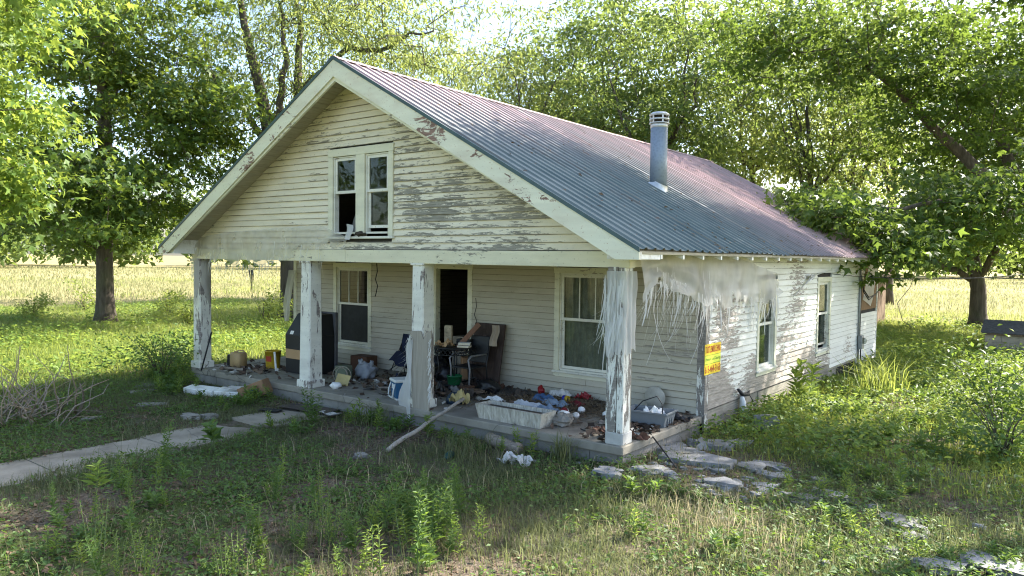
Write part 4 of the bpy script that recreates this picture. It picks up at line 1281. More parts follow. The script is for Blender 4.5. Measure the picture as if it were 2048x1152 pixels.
cover(115, .1, 8, 1.6, 17, 420, lambda x, y: np.clip((fbm(x, y, 1.1, 161) - .40) / .15, 0, 1), .07, .30, M_weed, 'ground_cover', 'darker green weeds mixed into the growth beside the right wall')
cover(112, .1, 8, 2.2, 17, 430, lambda x, y: np.clip((fbm(x, y, 1.6, 131) - .44) / .12, 0, 1), .085, .34, M_weedy, 'ground_cover', 'lush leafy undergrowth beside the right wall')
cover(113, -32, -10, -2, 15, 150, lambda x, y: np.clip((fbm(x, y, 2.6, 141) - .42) / .15, 0, 1), .11, .36, M_weedy, 'ground_cover', 'leafy weeds over the lawn left of the porch')
cover(114, -7, 9, 14, 30, 120, lambda x, y: np.clip((fbm(x, y, 2.2, 151) - .40) / .15, 0, 1), .13, .36, M_weedy, 'ground_cover', 'leafy weeds on the lawn behind the well house')
# leaf litter
g = rng(131)
x, y = scatter(g, -13, 7, -8, 2.4, 330, lambda x, y: np.clip(1.15 - dense(x, y), .12, 1))
n = len(x); z = gzv(x, y) + g.uniform(.0, .02, n)
N = g.normal(size=(n, 3)) * .5 + np.array([0, 0, 1]); N /= np.linalg.norm(N, axis=1, keepdims=True)
V, F = leaves_arrays(np.stack([x, y, z], 1), N, g.normal(size=(n, 3)) * np.array([1, 1, .2]), g.uniform(.025, .075, n), LEAF_OVAL)
tag(np_mesh('leaf_litter', V, F, M_litterleaf), 'dead brown leaves scattered over the bare soil', 'leaves', kind='stuff')

# ---- weeds as single plants
def plant_mesh(name, seed, h, nl, ll, mat, tpl=LEAF_LANCE, stems=1, spread=.05, up=.5, top=0.15):
    g = rng(seed); P = []; N = []; T = []; Sz = []; mb = MB()
    for s in range(stems):
        a = g.uniform(0, 6.28); sp = spread * (s > 0 or stems > 1)
        bx, by = math.cos(a) * sp, math.sin(a) * sp
        tx, ty = bx * 2.2 + g.normal(0, .05), by * 2.2 + g.normal(0, .05)
        hh = h * g.uniform(.7, 1.0)
        mb.tube([(bx, by, -.02), ((bx + tx) / 2 + g.normal(0, .01), (by + ty) / 2, hh * .5), (tx, ty, hh)], [.006, .0045, .002], 4)
        for k in range(nl):
            t = top + (1 - top) * (k / nl) ** .9; an = k * 2.4 + g.uniform(0, .6)
            o = np.array([math.cos(an), math.sin(an), up * (.35 + t)])
            P.append((bx + (tx - bx) * t, by + (ty - by) * t, hh * t)); T.append(o)
            N.append(np.array([-math.cos(an) * .6, -math.sin(an) * .6, 1]) + g.normal(0, .25, 3)); Sz.append(ll * g.uniform(.7, 1.2) * (1.15 - .55 * t))
    P = np.array(P); N = np.array(N); N /= np.linalg.norm(N, axis=1, keepdims=True)
    V, F = leaves_arrays(P, N, np.array(T), np.array(Sz), tpl)
    nv = len(mb.v)
    me = bpy.data.meshes.new(name)
    me.from_pydata(mb.v + [tuple(v) for v in V], [], mb.f + [tuple(int(i) + nv for i in f) for f in F])
    me.materials.append(M_stem); me.materials.append(mat)
    me.polygons.foreach_set('material_index', [0] * len(mb.f) + [1] * len(F)); me.update()
    return me
W_tall = [plant_mesh('tall_weed', 200 + k, (.62, .5, .72, .42, .56, .34)[k], (34, 26, 40, 22, 30, 18)[k], (.125, .10, .11, .14, .09, .12)[k], M_weedy if k in (1, 4) else M_weed, LEAF_OVAL if k == 3 else LEAF_LANCE, stems=1 + k % 3, spread=.04) for k in range(6)]
W_young = [plant_mesh('young_weed', 210 + k, .34, 22, .10, M_weedy, stems=2, spread=.03) for k in range(3)]
W_low = [plant_mesh('low_weed', 220 + k, .20, 14, .13, M_weed, LEAF_OVAL, stems=4, spread=.07, up=.8) for k in range(3)]
W_flower = [plant_mesh('flowering_weed', 230 + k, .5, 20, .055, M_weedy, stems=5, spread=.06) for k in range(2)]
M_petal = plain('pale_petals', (.75, .72, .55), .7, .1)
def place(me, x, y, s, name, label, group, seed, cat='weed'):
    rr = random.Random(seed)
    o = bpy.data.objects.new(name, me); COL.objects.link(o)
    o.location = (x, y, gz(x, y)); o.scale = (s, s, s * rr.uniform(.85, 1.2)); o.rotation_euler = (rr.gauss(0, .08), rr.gauss(0, .08), rr.uniform(0, 6.28))
    return tag(o, label, cat, group)
rr = random.Random(300)
VAR = {'tall_weed': 'upright many-leaved weed', 'young_weed': 'short bright young weed', 'low_weed': 'low broad-leaved weed', 'flowering_weed': 'thin pale weed'}
def clump(cx, cy, sx, sy, n, meshes, name, label, group, s0=.8, s1=1.2):
    for k in range(n):
        for _ in range(10):
            x, y = rr.gauss(cx, sx), rr.gauss(cy, sy)
            if bool(free(np.array([x]), np.array([y]))[0]): break
        else: continue
        me_ = meshes[k % len(meshes)]; place(me_, x, y, rr.uniform(s0, s1), name, VAR.get(me_.name.split('.')[0], 'weed') + ' ' + label, group, rr.random())
GT = 'weeds in the foreground thicket'
for cx, cy, sx, sy, n, pl in ((-.35, -3.75, .3, .22, 13, 'in the front of the foreground thicket'), (-.5, -3.15, .3, .25, 13, 'in the middle of the foreground thicket'), (-.85, -2.5, .3, .22, 9, 'at the back of the foreground thicket'), (0.0, -3.3, .25, .25, 9, 'on the right flank of the foreground thicket')):
    clump(cx, cy, sx, sy, n, W_tall, 'weed', pl, GT, .5, 1.05)
GL = 'weeds at the lower left of the yard'
for cx, cy, sx, sy, n, pl in ((-1.0, -4.35, .3, .2, 8, 'just left of the foreground thicket'), (-2.45, -5.1, .5, .3, 9, 'at the bottom left edge of the yard'), (-4.0, -3.9, .6, .35, 9, 'beside the near part of the walk'), (-2.1, -3.2, .4, .3, 6, 'on the bare patch left of centre'), (-3.4, -4.7, .3, .2, 4, 'around the drooping weed')):
    clump(cx, cy, sx, sy, n, W_tall[1:] + W_young + W_low, 'weed', pl, GL, .45, .9)
GW = 'weeds along the porch front'
for cx, cy, sx, sy, n, pl in ((-4.3, -.35, .35, .18, 8, 'at the foot of the patched post'), (-6.7, -.7, .4, .3, 9, 'around the cardboard box'), (-8.9, -.6, .7, .3, 14, 'in front of the left porch slab'), (-9.9, .0, .35, .35, 12, 'at the left end of the porch'), (-4.6, -1.1, .3, .2, 4, 'where the walk meets the porch'), (-2.0, -.3, .7, .2, 9, 'along the slab below the planter')):
    clump(cx, cy, sx, sy, n, W_young + W_low, 'weed', pl, GW, .6, 1.15)
GR = 'weeds among the stones'
for cx, cy, sx, sy, n, pl in ((2.2, .2, .7, .5, 12, 'among the middle cluster of pale stones'), (1.9, -1.2, .8, .5, 10, 'in the dry grass at the lower right'), (3.2, -.2, .5, .5, 6, 'by the stones nearest the bottom right corner'), (2.6, 1.9, .5, .6, 12, 'behind the stones at the right')):
    clump(cx, cy, sx, sy, n, W_young + W_low + W_tall[3:4], 'weed', pl, GR, .45, 1.0)
GU = 'undergrowth beside the right wall'
for cx, cy, sx, sy, n, pl in ((1.2, 5.2, .6, .8, 18, 'near the upright stone by the right wall'), (2.9, 4.4, .7, .9, 22, 'at the right edge level with the side windows'), (1.0, 8.0, .5, 1.2, 16, 'against the far part of the right wall'), (3.3, 7.6, .6, 1.4, 22, 'between the shrubs at the right edge'), (1.8, 11.5, .8, 1.2, 14, 'near the rear corner of the house')):
    clump(cx, cy, sx, sy, n, W_low + W_tall[:2] + W_young, 'weed', pl, GU, .7, 1.25)
GF = 'flowering weeds in the foreground'
for cx, cy, sx, sy, n, pl in ((-1.1, -3.6, .15, .12, 4, 'with tiny flowers left of the thicket'), (-1.0, -4.6, .2, .1, 3, 'with tiny flowers at the bottom edge'), (-2.0, -5.2, .2, .1, 3, 'with tiny flowers near the bottom left')):
    clump(cx, cy, sx, sy, n, W_flower, 'flowering_weed', pl, GF, .7, 1.0)
# single plants that stand out
sap = plant_mesh('sapling', 250, .55, 16, .20, M_weed, LEAF_OVAL, stems=3, spread=.05, up=.35, top=.45)
place(sap, -4.62, -2.6, 1.0, 'sapling', 'broad-leaved sapling at the edge of the concrete walk', None, 1, 'sapling')
place(plant_mesh('pokeweed', 251, .8, 24, .26, M_weedy, LEAF_OVAL, stems=3, spread=.06, up=.4, top=.3), .62, 5.1, 1.0, 'pokeweed', 'broad-leaved plant growing against the right wall skirt', None, 2, 'plant')
place(plant_mesh('nettle', 252, .62, 40, .12, M_weed, LEAF_LANCE, stems=4, spread=.05), -4.75, -.95, 1.0, 'weed_plant', 'tall bushy weed where the walk meets the porch', None, 3, 'weed')
place(plant_mesh('drooping_weed', 253, .6, 30, .2, M_weedy, LEAF_LANCE, stems=1, up=-.2, top=.55), -3.35, -4.65, 1.0, 'drooping_weed', 'yellow-green weed with drooping leaves at the lower left', None, 4, 'weed')
def tuft(name, x, y, n, h, wd, label, mat, seed, r=.08, lean=.7):
    g = rng(seed)
    xs = g.normal(x, r, n); ys = g.normal(y, r, n)
    V, F = blades(g, xs, ys, h * g.uniform(.6, 1.1, n), np.full(n, wd), lean)
    V = V - np.array([x, y, gz(x, y)])
    o = np_mesh(name, V, F, mat); o.location = (x, y, gz(x, y))
    return tag(o, label, 'grass tuft')
tuft('grass_tuft', -.72, -.22, 90, .42, .013, 'dark green grass tuft at the porch edge near the right post', M_grass, 5, .07, .6)
tuft('grass_tuft', -1.95, -.75, 150, .36, .011, 'wide dark grass tuft in front of the planter', M_grass, 6, .2, .8)
tuft('grass_tuft', 1.35, 7.7, 160, .95, .02, 'tall arching yellow-green grass clump by the right wall', M_lawn, 7, .3, .8)
tuft('grass_tuft', -4.1, -.35, 110, .36, .011, 'grass tuft below the patched post', M_grass, 8, .15, .7)
tuft('grass_tuft', 2.05, -1.85, 90, .22, .012, 'round green tuft at the lower right of the yard', M_grass, 9, .12, .9)
# shrubs
def shrub(name, x, y, rx, rz, n, ls, mat, label, seed, twigs=14, tpl=LEAF_OVAL):
    g = rng(seed); z0 = gz(x, y)
    e = thing(name, (x, y, z0), label, 'shrub')
    mb = MB()
    for k in range(twigs):
        a = g.uniform(0, 6.28); r_ = rx * g.uniform(.3, .95); h = rz * g.uniform(.7, 1.8)
        mb.tube([(x + g.normal(0, .05), y + g.normal(0, .05), z0 - .03), (x + math.cos(a) * r_ * .45, y + math.sin(a) * r_ * .45, z0 + h * .6), (x + math.cos(a) * r_, y + math.sin(a) * r_, z0 + h)], [.012, .008, .003], 5)
    mb.obj('stems', M_bark, e, True)
    c = g.normal(size=(max(8, n // 60), 3)) * np.array([rx * .5, rx * .5, rz * .45]) + np.array([x, y, z0 + rz * .85])
    ci = g.integers(0, len(c), n)
    P = c[ci] + g.normal(size=(n, 3)) * np.array([.16, .16, .13]) * (rx / .6)
    P[:, 2] = np.maximum(P[:, 2], z0 + .02)
    N = g.normal(size=(n, 3)) * .5 + np.array([0, 0, .9]); N /= np.linalg.norm(N, axis=1, keepdims=True)
    V, F = leaves_arrays(P, N, g.normal(size=(n, 3)), ls * g.uniform(.6, 1.3, n), tpl)
    np_mesh('foliage', V, F, mat, e)
    return e
shrub('shrub', -10.3, -.35, .75, .55, 1700, .075, M_weed, 'low dark shrub at the foot of the left porch post', 401)
shrub('shrub', -11.4, .6, .8, .4, 900, .09, M_weed, 'thin shrub in the grass left of the porch', 402)
shrub('shrub', 3.3, 6.3, .8, .7, 1800, .11, M_dkleaf, 'dark leafy shrub at the right edge of the side yard', 403)
shrub('shrub', 4.1, 8.6, .9, .45, 1500, .12, M_weedy, 'bright leafy bush in front of the well house', 404)
shrub('shrub', 3.6, 3.6, .55, .5, 900, .09, M_weed, 'bushy weed shrub low at the right edge of the yard', 405)
for k, (x, y, s_, lb) in enumerate(((-30, 6.5, .9, 'young bush just left of the lone maple trunk'), (-24.8, 7.5, .8, 'small bush right behind the lone maple trunk'), (-21.5, 6.5, .8, 'leafy bush between the lone maple and the porch'), (-19.5, 8.3, .8, 'bush in the sunlit grass seen past the left post'), (-27, 3.4, .6, 'low bush in front and left of the lone maple'))):
    shrub('shrub', x, y, s_, s_ * .9, 700, .13, M_lawn, lb, 410 + k, 8)

# fallen leaves and twigs on the roof
g = rng(661); n = 420
x = EX - .05 - 4.6 * g.random(n) ** 1.5; y = g.uniform(-.3, 13.5, n); z = AZ - MS * np.abs(x - AX) + .03
N = g.normal(size=(n, 3)) * .3 + np.array([MS, 0, 1]); N /= np.linalg.norm(N, axis=1, keepdims=True)
V, F = leaves_arrays(np.stack([x, y, z], 1), N, g.normal(size=(n, 3)), g.uniform(.03, .09, n), LEAF_OVAL)
tag(np_mesh('leaf_litter', V, F, M_litterleaf), 'brown leaves caught on the metal roof', 'leaves', kind='stuff')
# ================================================================== walk, stones, yard things
walk = empty('walkway', (-5.6, -.1, -.3)); tag(walk, kind='structure')
M_walk = concrete('walk_concrete', (.34, .30, .24), stain=(.12, .10, .075), stain_amt=.7)
y = -.10; rr = random.Random(8)
for k in range(7):
    L = rr.uniform(1.25, 1.6); z = gz(-5.6, y - L / 2)
    x0, x1 = -6.15 + rr.uniform(-.03, .05), -5.05 + rr.uniform(-.05, .03)
    n = 7; tl = rr.uniform(-.012, .012)
    def edge(x, s): return [(x + s * rr.uniform(-.025, .015), y - L * i / n) for i in range(n + 1)]
    lo, hi = edge(x0, 1), edge(x1, -1)
    poly = lo + hi[::-1]
    top = [(a, b, z + .018 + tl * (a - x0)) for a, b in poly]
    MB().prism(top[::-1], (0, 0, -.12)).obj('walk_slab', M_walk, walk)
    y -= L + .012

M_stone = concrete('pale_limestone', (.27, .27, .27), .9, 3.0, (.11, .11, .08), .7, False)
M_stoned = concrete('grey_rock', (.30, .28, .25), .9, 2.0, (.13, .12, .10), .5, False)
def stone(x, y, rx, ry, rz, label, seed, rot=0, mat=None, flat=.42, lift=0.015):
    z = gz(x, y)
    o = MB().blob((x, y, z - rz * .05 + lift), rx * .92, ry * .95, rz * 1.1, seed, .36, 16, 10, 2.1, flat, R(rot)).obj('stone', mat or M_stone, None, False, (x, y, z))
    return tag(o, label, 'stone', 'pale stones in the right yard')
for i, (x, y, rx, ry, rz, rot, lb) in enumerate((
    (.30, .95, .30, .20, .16, 20, 'pale stone leaning on others just right of the porch corner'),
    (.42, 1.62, .30, .20, .17, 15, 'big pale boulder nearest the side of the porch slab'),
    (.12, 1.25, .16, .13, .10, 40, 'small pale stone between the boulder and the porch slab'),
    (.68, 2.0, .20, .15, .13, 70, 'rounded grey stone behind the big boulder'),
    (.05, -.42, .22, .17, .15, 0, 'white stone in the weeds in front of the porch corner'),
    (.42, -.10, .20, .13, .09, 30, 'low pale stone between the porch corner and the flat slab'),
    (1.22, .04, .23, .13, .10, 5, 'oval pale stone in front of the flat slab'),
    (1.38, 1.28, .23, .13, .08, -10, 'long flat stone behind the cluster past the slab'),
    (1.25, .98, .19, .15, .12, 120, 'grey triangular stone at the right end of the slab'),
    (1.60, .86, .19, .10, .09, 15, 'slim white stone at the front of the middle cluster'),
    (2.02, 1.05, .10, .09, .07, 0, 'small white stone alone past the middle cluster'),
    (2.28, .56, .27, .14, .09, -15, 'broad flat stone in the middle of the right yard'),
    (2.02, .27, .22, .12, .09, 10, 'flat stone just in front of the broad one'),
    (3.05, .15, .30, .16, .10, -25, 'large flat stone lying alone in the right yard'),
    (3.20, -.18, .13, .10, .08, 60, 'small stone beside the large lone flat one'),
    (3.85, -.46, .32, .20, .12, -10, 'wide stone at the lower right corner of the yard'),
    (3.50, -.78, .22, .13, .10, 20, 'white stone cut by the bottom edge at lower right'),
    (1.60, .38, .13, .09, .07, 30, 'little stone between the oval stone and the flat pair'),
    (1.72, 3.0, .12, .10, .07, 0, 'pale chip of stone half buried in the side grass'))):
    stone(x, y, rx, ry, rz, lb, i + 1, rot)
stone(.62, 3.25, .17, .16, .21, 'upright rounded stone by the wall skirt, lit on top', 31, 0, M_stone, .85, .05)
slabm = MB(XF((.62, .78, gz(.62, .78) + .05), 14)); slabm.prism([(-.45, -.18, .02), (-.1, -.25, .015), (.42, -.16, 0), (.47, .12, .0), (.1, .22, .015), (-.4, .16, .03)], (0, 0, -.09))
tag(slabm.obj('stone_slab', M_stone, None, False), 'broad flat concrete slab among the stones by the porch', 'slab')
for i, (x, y, rx, ry, rz, lb) in enumerate(((-6.75, -1.75, .2, .13, .12, 'tan rock at the edge of the walk by the white foam'), (-6.5, -1.55, .14, .11, .12, 'dark grey rock beside the tan one at the walk'), (-2.95, -1.55, .1, .09, .08, 'small white stone in the middle of the front yard'), (-8.3, -1.6, .24, .1, .06, 'flat grey stone in the dirt left of the walk'), (-9.4, -1.2, .28, .14, .06, 'broad flat stone in the dirt toward the brush'), (-8.0, -2.7, .18, .08, .06, 'flat stone lying near the brush pile'), (-9.8, -.9, .3, .14, .07, 'sunlit flat stone left of the porch'))):
    o = stone(x, y, rx, ry, rz, lb, 50 + i, 20 * i, M_stoned); o['group'] = 'rocks in the left yard'
# gravelly rubble at the porch corner
g = rng(77); mb = MB()
for k in range(240):
    t_ = g.random() ** 1.6
    x, y = .35 + 2.9 * t_ + g.normal(0, .5), .5 - .7 * t_ + g.normal(0, .5)
    if x < .05 and y > -.03: continue
    s_ = g.uniform(.012, .05) * (2.0 if g.random() < .25 else 1)
    mb.blob((x, y, gz(x, y) + s_ * .1), s_, s_ * g.uniform(.5, 1), s_ * .7, int(k), .45, 7, 5, 2.5, .5)
tag(mb.obj('rubble', M_stone), 'small pale rubble around the porch corner', 'rubble', kind='stuff')

# log, pole, sticks
M_deadwood = wood('dead_wood', (.26, .22, .18), .95, (4, 30, 30), .5)
M_palewood = wood('bleached_wood', (.36, .32, .27), .9, (4, 30, 30), .35)
def limb(name, pts, rad, mat, label, cat='branch', n=9, wob=.01, seed=1):
    r_ = random.Random(seed); P = []
    pts = [Vector(p) for p in pts]
    for a, b in zip(pts[:-1], pts[1:]):
        for k in range(5): P.append(a.lerp(b, k / 5) + Vector((r_.gauss(0, wob), r_.gauss(0, wob), r_.gauss(0, wob))))
    P.append(pts[-1])
    RR = [rad[0] + (rad[1] - rad[0]) * i / (len(P) - 1) + r_.gauss(0, wob * .25) for i in range(len(P))]
    return tag(MB().tube(P, RR, n).obj(name, mat, None, True, tuple(pts[0])), label, cat)
limb('log', [(-2.0, -.12, gz(-2, -.12) + .08), (-1.35, -.30, gz(-1.35, -.3) + .075)], (.085, .075), M_deadwood, 'short grey log on the ground below the planter', 'log', 11, .012)
limb('pole', [(-2.78, -1.28, gz(-2.78, -1.28) + .05), (-2.95, -.3, -.06), (-3.05, .55, .13)], (.030, .026), M_palewood, 'bleached pole leaning up onto the porch by the planter', 'pole', 9, .008)
MB().tube([(-2.86, -.75, -.2), (-2.70, -.72, -.30)], [.03, .02], 7)
# crumpled plastic and rubbish in the yard
M_rag = plain('crumpled_plastic', (.62, .60, .58), .6, .2, 7, dirt=(.35, .32, .28))
M_whitefoam = plain('white_foam', (.80, .80, .78), .7, .08, 8, dirt=(.55, .52, .45))
def crumple(name, c, sx, sy, sz, mat, label, cat, seed, n=9, amp=.5):
    def fn(s, t):
        x, y = (s - .5) * 2, (t - .5) * 2
        k = mnoise.noise(Vector((x * 1.7 + seed, y * 1.7, seed * 1.1))); k2 = mnoise.noise(Vector((x * 4 + seed, y * 4, 5.0)))
        d = max(0.0, 1 - .5 * (x * x + y * y))
        return (c[0] + sx * x * (1 + .25 * k2), c[1] + sy * y * (1 + .25 * k), c[2] + max(.004, sz * (d * (.5 + amp * k * 1.6) + .35 * k2 * amp + .12)))
    return tag(MB().grid(fn, n * 2, n * 2).obj(name, mat, None, False, c), label, cat)
crumple('plastic_scrap', (-1.15, -.62, gz(-1.15, -.6)), .2, .12, .17, M_rag, 'crumpled grey plastic in the grass in front of the porch', 'plastic', 3, amp=.9)
M_greenglass = plain('dark_green_plastic', (.02, .07, .06), .35, .2, 5)
bt = MB(XF((-1.95, -.98, gz(-1.95, -.98) + .05), 25, 90)).lathe([(.045, -.09), (.05, -.08), (.05, .05), (.02, .1), (.018, .13)], (0, 0, 0), 14)
tag(bt.obj('bottle', M_greenglass, None, True), 'dark green bottle lying in the grass before the planter', 'bottle')
M_card = plain('brown_cardboard', (.30, .18, .10), .9, .15, 4, dirt=(.20, .13, .08))
M_blueprint = plain('blue_print', (.02, .09, .20), .8, .1)
cb = thing('cardboard_box', (-7.3, -.22, gz(-7.3, -.22)), 'collapsed cardboard box with blue marks lying against the porch edge', 'box')
xf = XF((-7.3, -.22, gz(-7.3, -.2) + .12), 30, 0, -22)
MB(xf).box(-.25, .25, -.14, .14, -.13, .13, bev=.006).obj('carton', M_card, cb)
MB(xf @ XF((-.25, 0, .13), 0, 0, 25)).box(-.24, 0, -.14, .14, -.004, .004).obj('flap', M_rag, cb)
for px, pz, r_ in ((-.02, .0, .045), (.02, .03, .03), (.1, -.02, .035), (-.05, -.03, .025)):
    MB(xf).lathe([(r_, -.1425), (r_, -.1405)], (px, 0, pz), 12, 'Y').obj('printed_mark', M_blueprint, cb)
for (x, y, sx, sy, rz, lb) in ((-8.35, -.62, .36, .12, 12, 'long white foam slab in the weeds before the left porch'), (-7.75, -.42, .25, .14, 25, 'shorter white foam block beside the cardboard box')):
    mb = MB(XF((x, y, gz(x, y) + .07), rz, 8)); mb.box(-sx, sx, -sy, sy, -.06, .05, bev=.012)
    tag(mb.obj('foam_slab', M_whitefoam, None), lb, 'foam')
M_rubber = plain('black_rubber', (.025, .025, .028), .7, .3, 6)
M_mud = plain('muddy_mat', (.075, .06, .05), .95, .4, 5)
def mat_obj(name, c, sx, sy, rz, m, lb, zoff=.05):
    z = max(gz(c[0], c[1]), -.3)
    def fn(s, t):
        x, y = (s - .5) * 2 * sx, (t - .5) * 2 * sy
        v = Matrix.Rotation(R(rz), 3, 'Z') @ Vector((x, y, 0))
        return (c[0] + v.x, c[1] + v.y, z + zoff + .02 * mnoise.noise(Vector((x * 3, y * 3, sx * 7))))
    mb = MB().grid(fn, 10, 6)
    n = len(mb.v); mb.v += [(a, b, q - .012) for a, b, q in mb.v]; mb.f += [tuple(i + n for i in reversed(f)) for f in mb.f]
    tag(mb.obj(name, m, None, False), lb, 'mat')
mat_obj('rubber_mat', (-6.02, -.78), .17, .11, 20, M_rubber, 'small black mat on the end of the walk')
mat_obj('door_mat', (-5.65, -.33), .55, .2, 8, M_mud, 'muddy brown mat on the ground at the porch step')
mat_obj('rubber_scrap', (-5.1, -.35), .2, .09, -10, M_rag, 'torn pale scrap at the end of the walk', .06)

# brush pile at the left
M_brush = wood('brown_sticks', (.30, .235, .165), .95, (4, 30, 30), .4)
bp = thing('brush_pile', (-8.4, -3.4, gz(-8.4, -3.4)), 'tangled pile of dead sticks at the left edge of the yard', 'brush pile')
r_ = random.Random(90)
for k in range(74):
    x, y = r_.gauss(-8.6, .45), r_.gauss(-3.4, .34); z = gz(x, y)
    a = r_.uniform(0, 6.28); L = r_.uniform(.4, 1.25); el = r_.uniform(.1, 1.35)
    d = Vector((math.cos(a) * math.cos(el), math.sin(a) * math.cos(el), math.sin(el))) * L
    p0 = Vector((x, y, z + r_.uniform(0, .12)))
    b = Vector((r_.gauss(0, .10), r_.gauss(0, .10), r_.gauss(.02, .06)))
    r0 = r_.uniform(.005, .016) * (2.0 if k % 11 == 0 else 1)
    MB().tube([p0, p0 + d * .35 + b, p0 + d * .7 + b * .5 + Vector((r_.gauss(0, .05), r_.gauss(0, .05), 0)), p0 + d], [r0, r0 * .8, r0 * .6, r0 * .3], 6).obj('stick', M_brush if r_.random() < .6 else M_deadwood, bp, True)

# ================================================================== shed, well house, wires
M_shed = wood('shed_boards', (.21, .15, .105), .9, (40, 40, 3), .4)
sh = thing('shed', (-3.9, 26.2, -.35), 'small brown plank shed beyond the far end of the house', 'shed')
x = -5.4; r_ = random.Random(12)
MB().box(-5.36, -2.49, 25.06, 27.4, -.4, 1.62).obj('shed_core', M_dark, sh)
while x < -2.46:
    w_ = r_.uniform(.14, .2)
    MB().box(x, min(x + w_ - .012, -2.45), 25.0 + r_.uniform(0, .015), 25.05, -.45, 1.55 + r_.uniform(-.04, .04)).obj('wall_board', M_shed, sh); x += w_
y = 25.06
while y < 27.4:
    w_ = r_.uniform(.14, .2)
    MB().box(-2.485, -2.45 + r_.uniform(0, .015), y, y + w_ - .012, -.45, 1.6 + r_.uniform(-.04, .04)).obj('wall_board', M_shed, sh); y += w_
MB().box(-2.97, -2.75, 24.985, 25.002, .75, 1.15).obj('window', M_dark, sh)
MB().box(-3.0, -2.72, 24.97, 24.998, .69, .745).obj('sill', M_palewood, sh)
MB().prism([(-5.6, 24.7, 1.5), (-2.15, 24.7, 1.5), (-2.15, 27.7, 1.8), (-5.6, 27.7, 1.8)], (0, 0, .06)).obj('roof', M_shed, sh)

M_cmu = concrete('well_block', (.52, .44, .36), .9, 1.5, (.17, .14, .11), .4, False)
M_shingle = plain('dark_shingles', (.075, .075, .075), .9, .4, 14)
wx, wy = 2.15, 17.25; wz = gz(wx, wy)
wh = thing('well_house', (wx, wy, wz), 'low concrete block well house with dark shingled roof', 'well house')
MB().box(wx + .03, wx + 2.0, wy + .03, wy + 1.6, wz - .1, wz + .62).obj('core', M_cmu, wh)
for row in range(3):
    z0 = wz - .02 + row * .205
    for k in range(-1, 6):
        x0 = wx + k * .41 + (.205 if row % 2 else 0)
        a, b = max(x0, wx), min(x0 + .40, wx + 2.03)
        if b - a > .05: MB().box(a, b, wy, wy + .04, z0, z0 + .196).obj('block', M_cmu, wh)
        a, b = max(wy + .04 + k * .41 + (.205 if row % 2 else 0), wy + .042), min(wy + .04 + k * .41 + (.205 if row % 2 else 0) + .40, wy + 1.62)
        if b - a > .05: MB().box(wx - .004, wx + .04, a, b, z0, z0 + .196).obj('block', M_cmu, wh)
MB().box(wx - .07, wx + 2.1, wy - .08, wy + 1.7, wz + .60, wz + .645).obj('roof_edge', M_shed, wh)
for k in range(5):
    y0 = wy - .10 + k * .17; z0 = wz + .65 + k * .062
    MB().prism([(wx - .1, y0, z0), (wx + 2.13, y0, z0), (wx + 2.13, y0 + .19, z0 + .068), (wx - .1, y0 + .19, z0 + .068)], (0, .006, .014)).obj('shingle_course', M_shingle, wh)
    y1 = wy + 1.72 - k * .17
    MB().prism([(wx - .1, y1, z0), (wx + 2.13, y1, z0), (wx + 2.13, y1 - .19, z0 + .068), (wx - .1, y1 - .19, z0 + .068)][::-1], (0, -.006, .014)).obj('shingle_course', M_shingle, wh)

M_cable = plain('black_cable', (.02, .02, .022), .6, .2)
M_conduit = galv('conduit_metal', (.30, .31, .31), .5)
el = thing('electric_meter', (.05, 11.56, .2), 'grey meter box with conduit and looped cables on the right wall', 'meter')
MB().tube([(.055, 11.56, -.2), (.055, 11.56, 2.42)], .022, 10).obj('conduit', M_conduit, el, True)
MB().tube([(.06, 11.63, .5), (.06, 11.64, 1.3), (.06, 11.62, 1.95)], .018, 8).obj('conduit', M_cable, el, True)
MB(XF((.09, 11.66, .34), 0, 0, 0)).box(-.05, .05, -.13, .13, -.16, .16, bev=.015).obj('meter_box', M_conduit, el)
MB().lathe([(.075, 0), (.07, .05), (.05, .07)], (.14, 11.66, .38), 18, 'X').obj('meter_dial', M_glass, el, True)
MB().tube([(.08, 11.7, .2), (.07, 11.75, .0), (.06, 11.8, -.3)], .014, 8).obj('ground_cable', M_cable, el, True)
for k, dz in enumerate((0, .06)):
    MB().tube([(.06, 11.6, 1.98), (.10, 11.75, 1.62 - dz), (.12, 12.2, 1.42 - dz), (.12, 12.9, 1.47), (.14, 13.5, 1.62)], .014, 7).obj('cable_loop', M_cable, el, True)
MB().lathe([(.02, -.05), (.045, -.04), (.03, 0), (.045, .04), (.02, .05)], (.13, 12.45, 1.93), 12, 'Y').obj('insulator', M_cable, el, True)
def wire(pts, r_, label, name='wire'):
    P = []
    a, b, s = Vector(pts[0]), Vector(pts[1]), pts[2]
    for k in range(25):
        t = k / 24; P.append(a.lerp(b, t) - Vector((0, 0, s * 4 * t * (1 - t))))
    tag(MB().tube(P, r_, 5).obj(name, M_cable, None, True), label, 'wire')
wire(((.13, 12.5, 1.93), (9, 30, 3.4), .5), .010, 'black service wire running from the wall insulator to the right')
wire(((.05, 8.4, 2.05), (7, 26, 3.6), .7), .008, 'thin upper wire crossing from the side wall to the maple')
vn = [(-.62, 23.6, 3.1), (-.66, 23.6, 2.2), (-.85, 23.6, 1.4), (-1.3, 23.7, .75), (-1.1, 23.7, .1), (-.6, 23.8, -.3)]
tag(MB().tube(vn, .014, 5).obj('hanging_vine', M_deadwood, None, True), 'bare vine hanging from the low maple limb to the grass', 'vine')

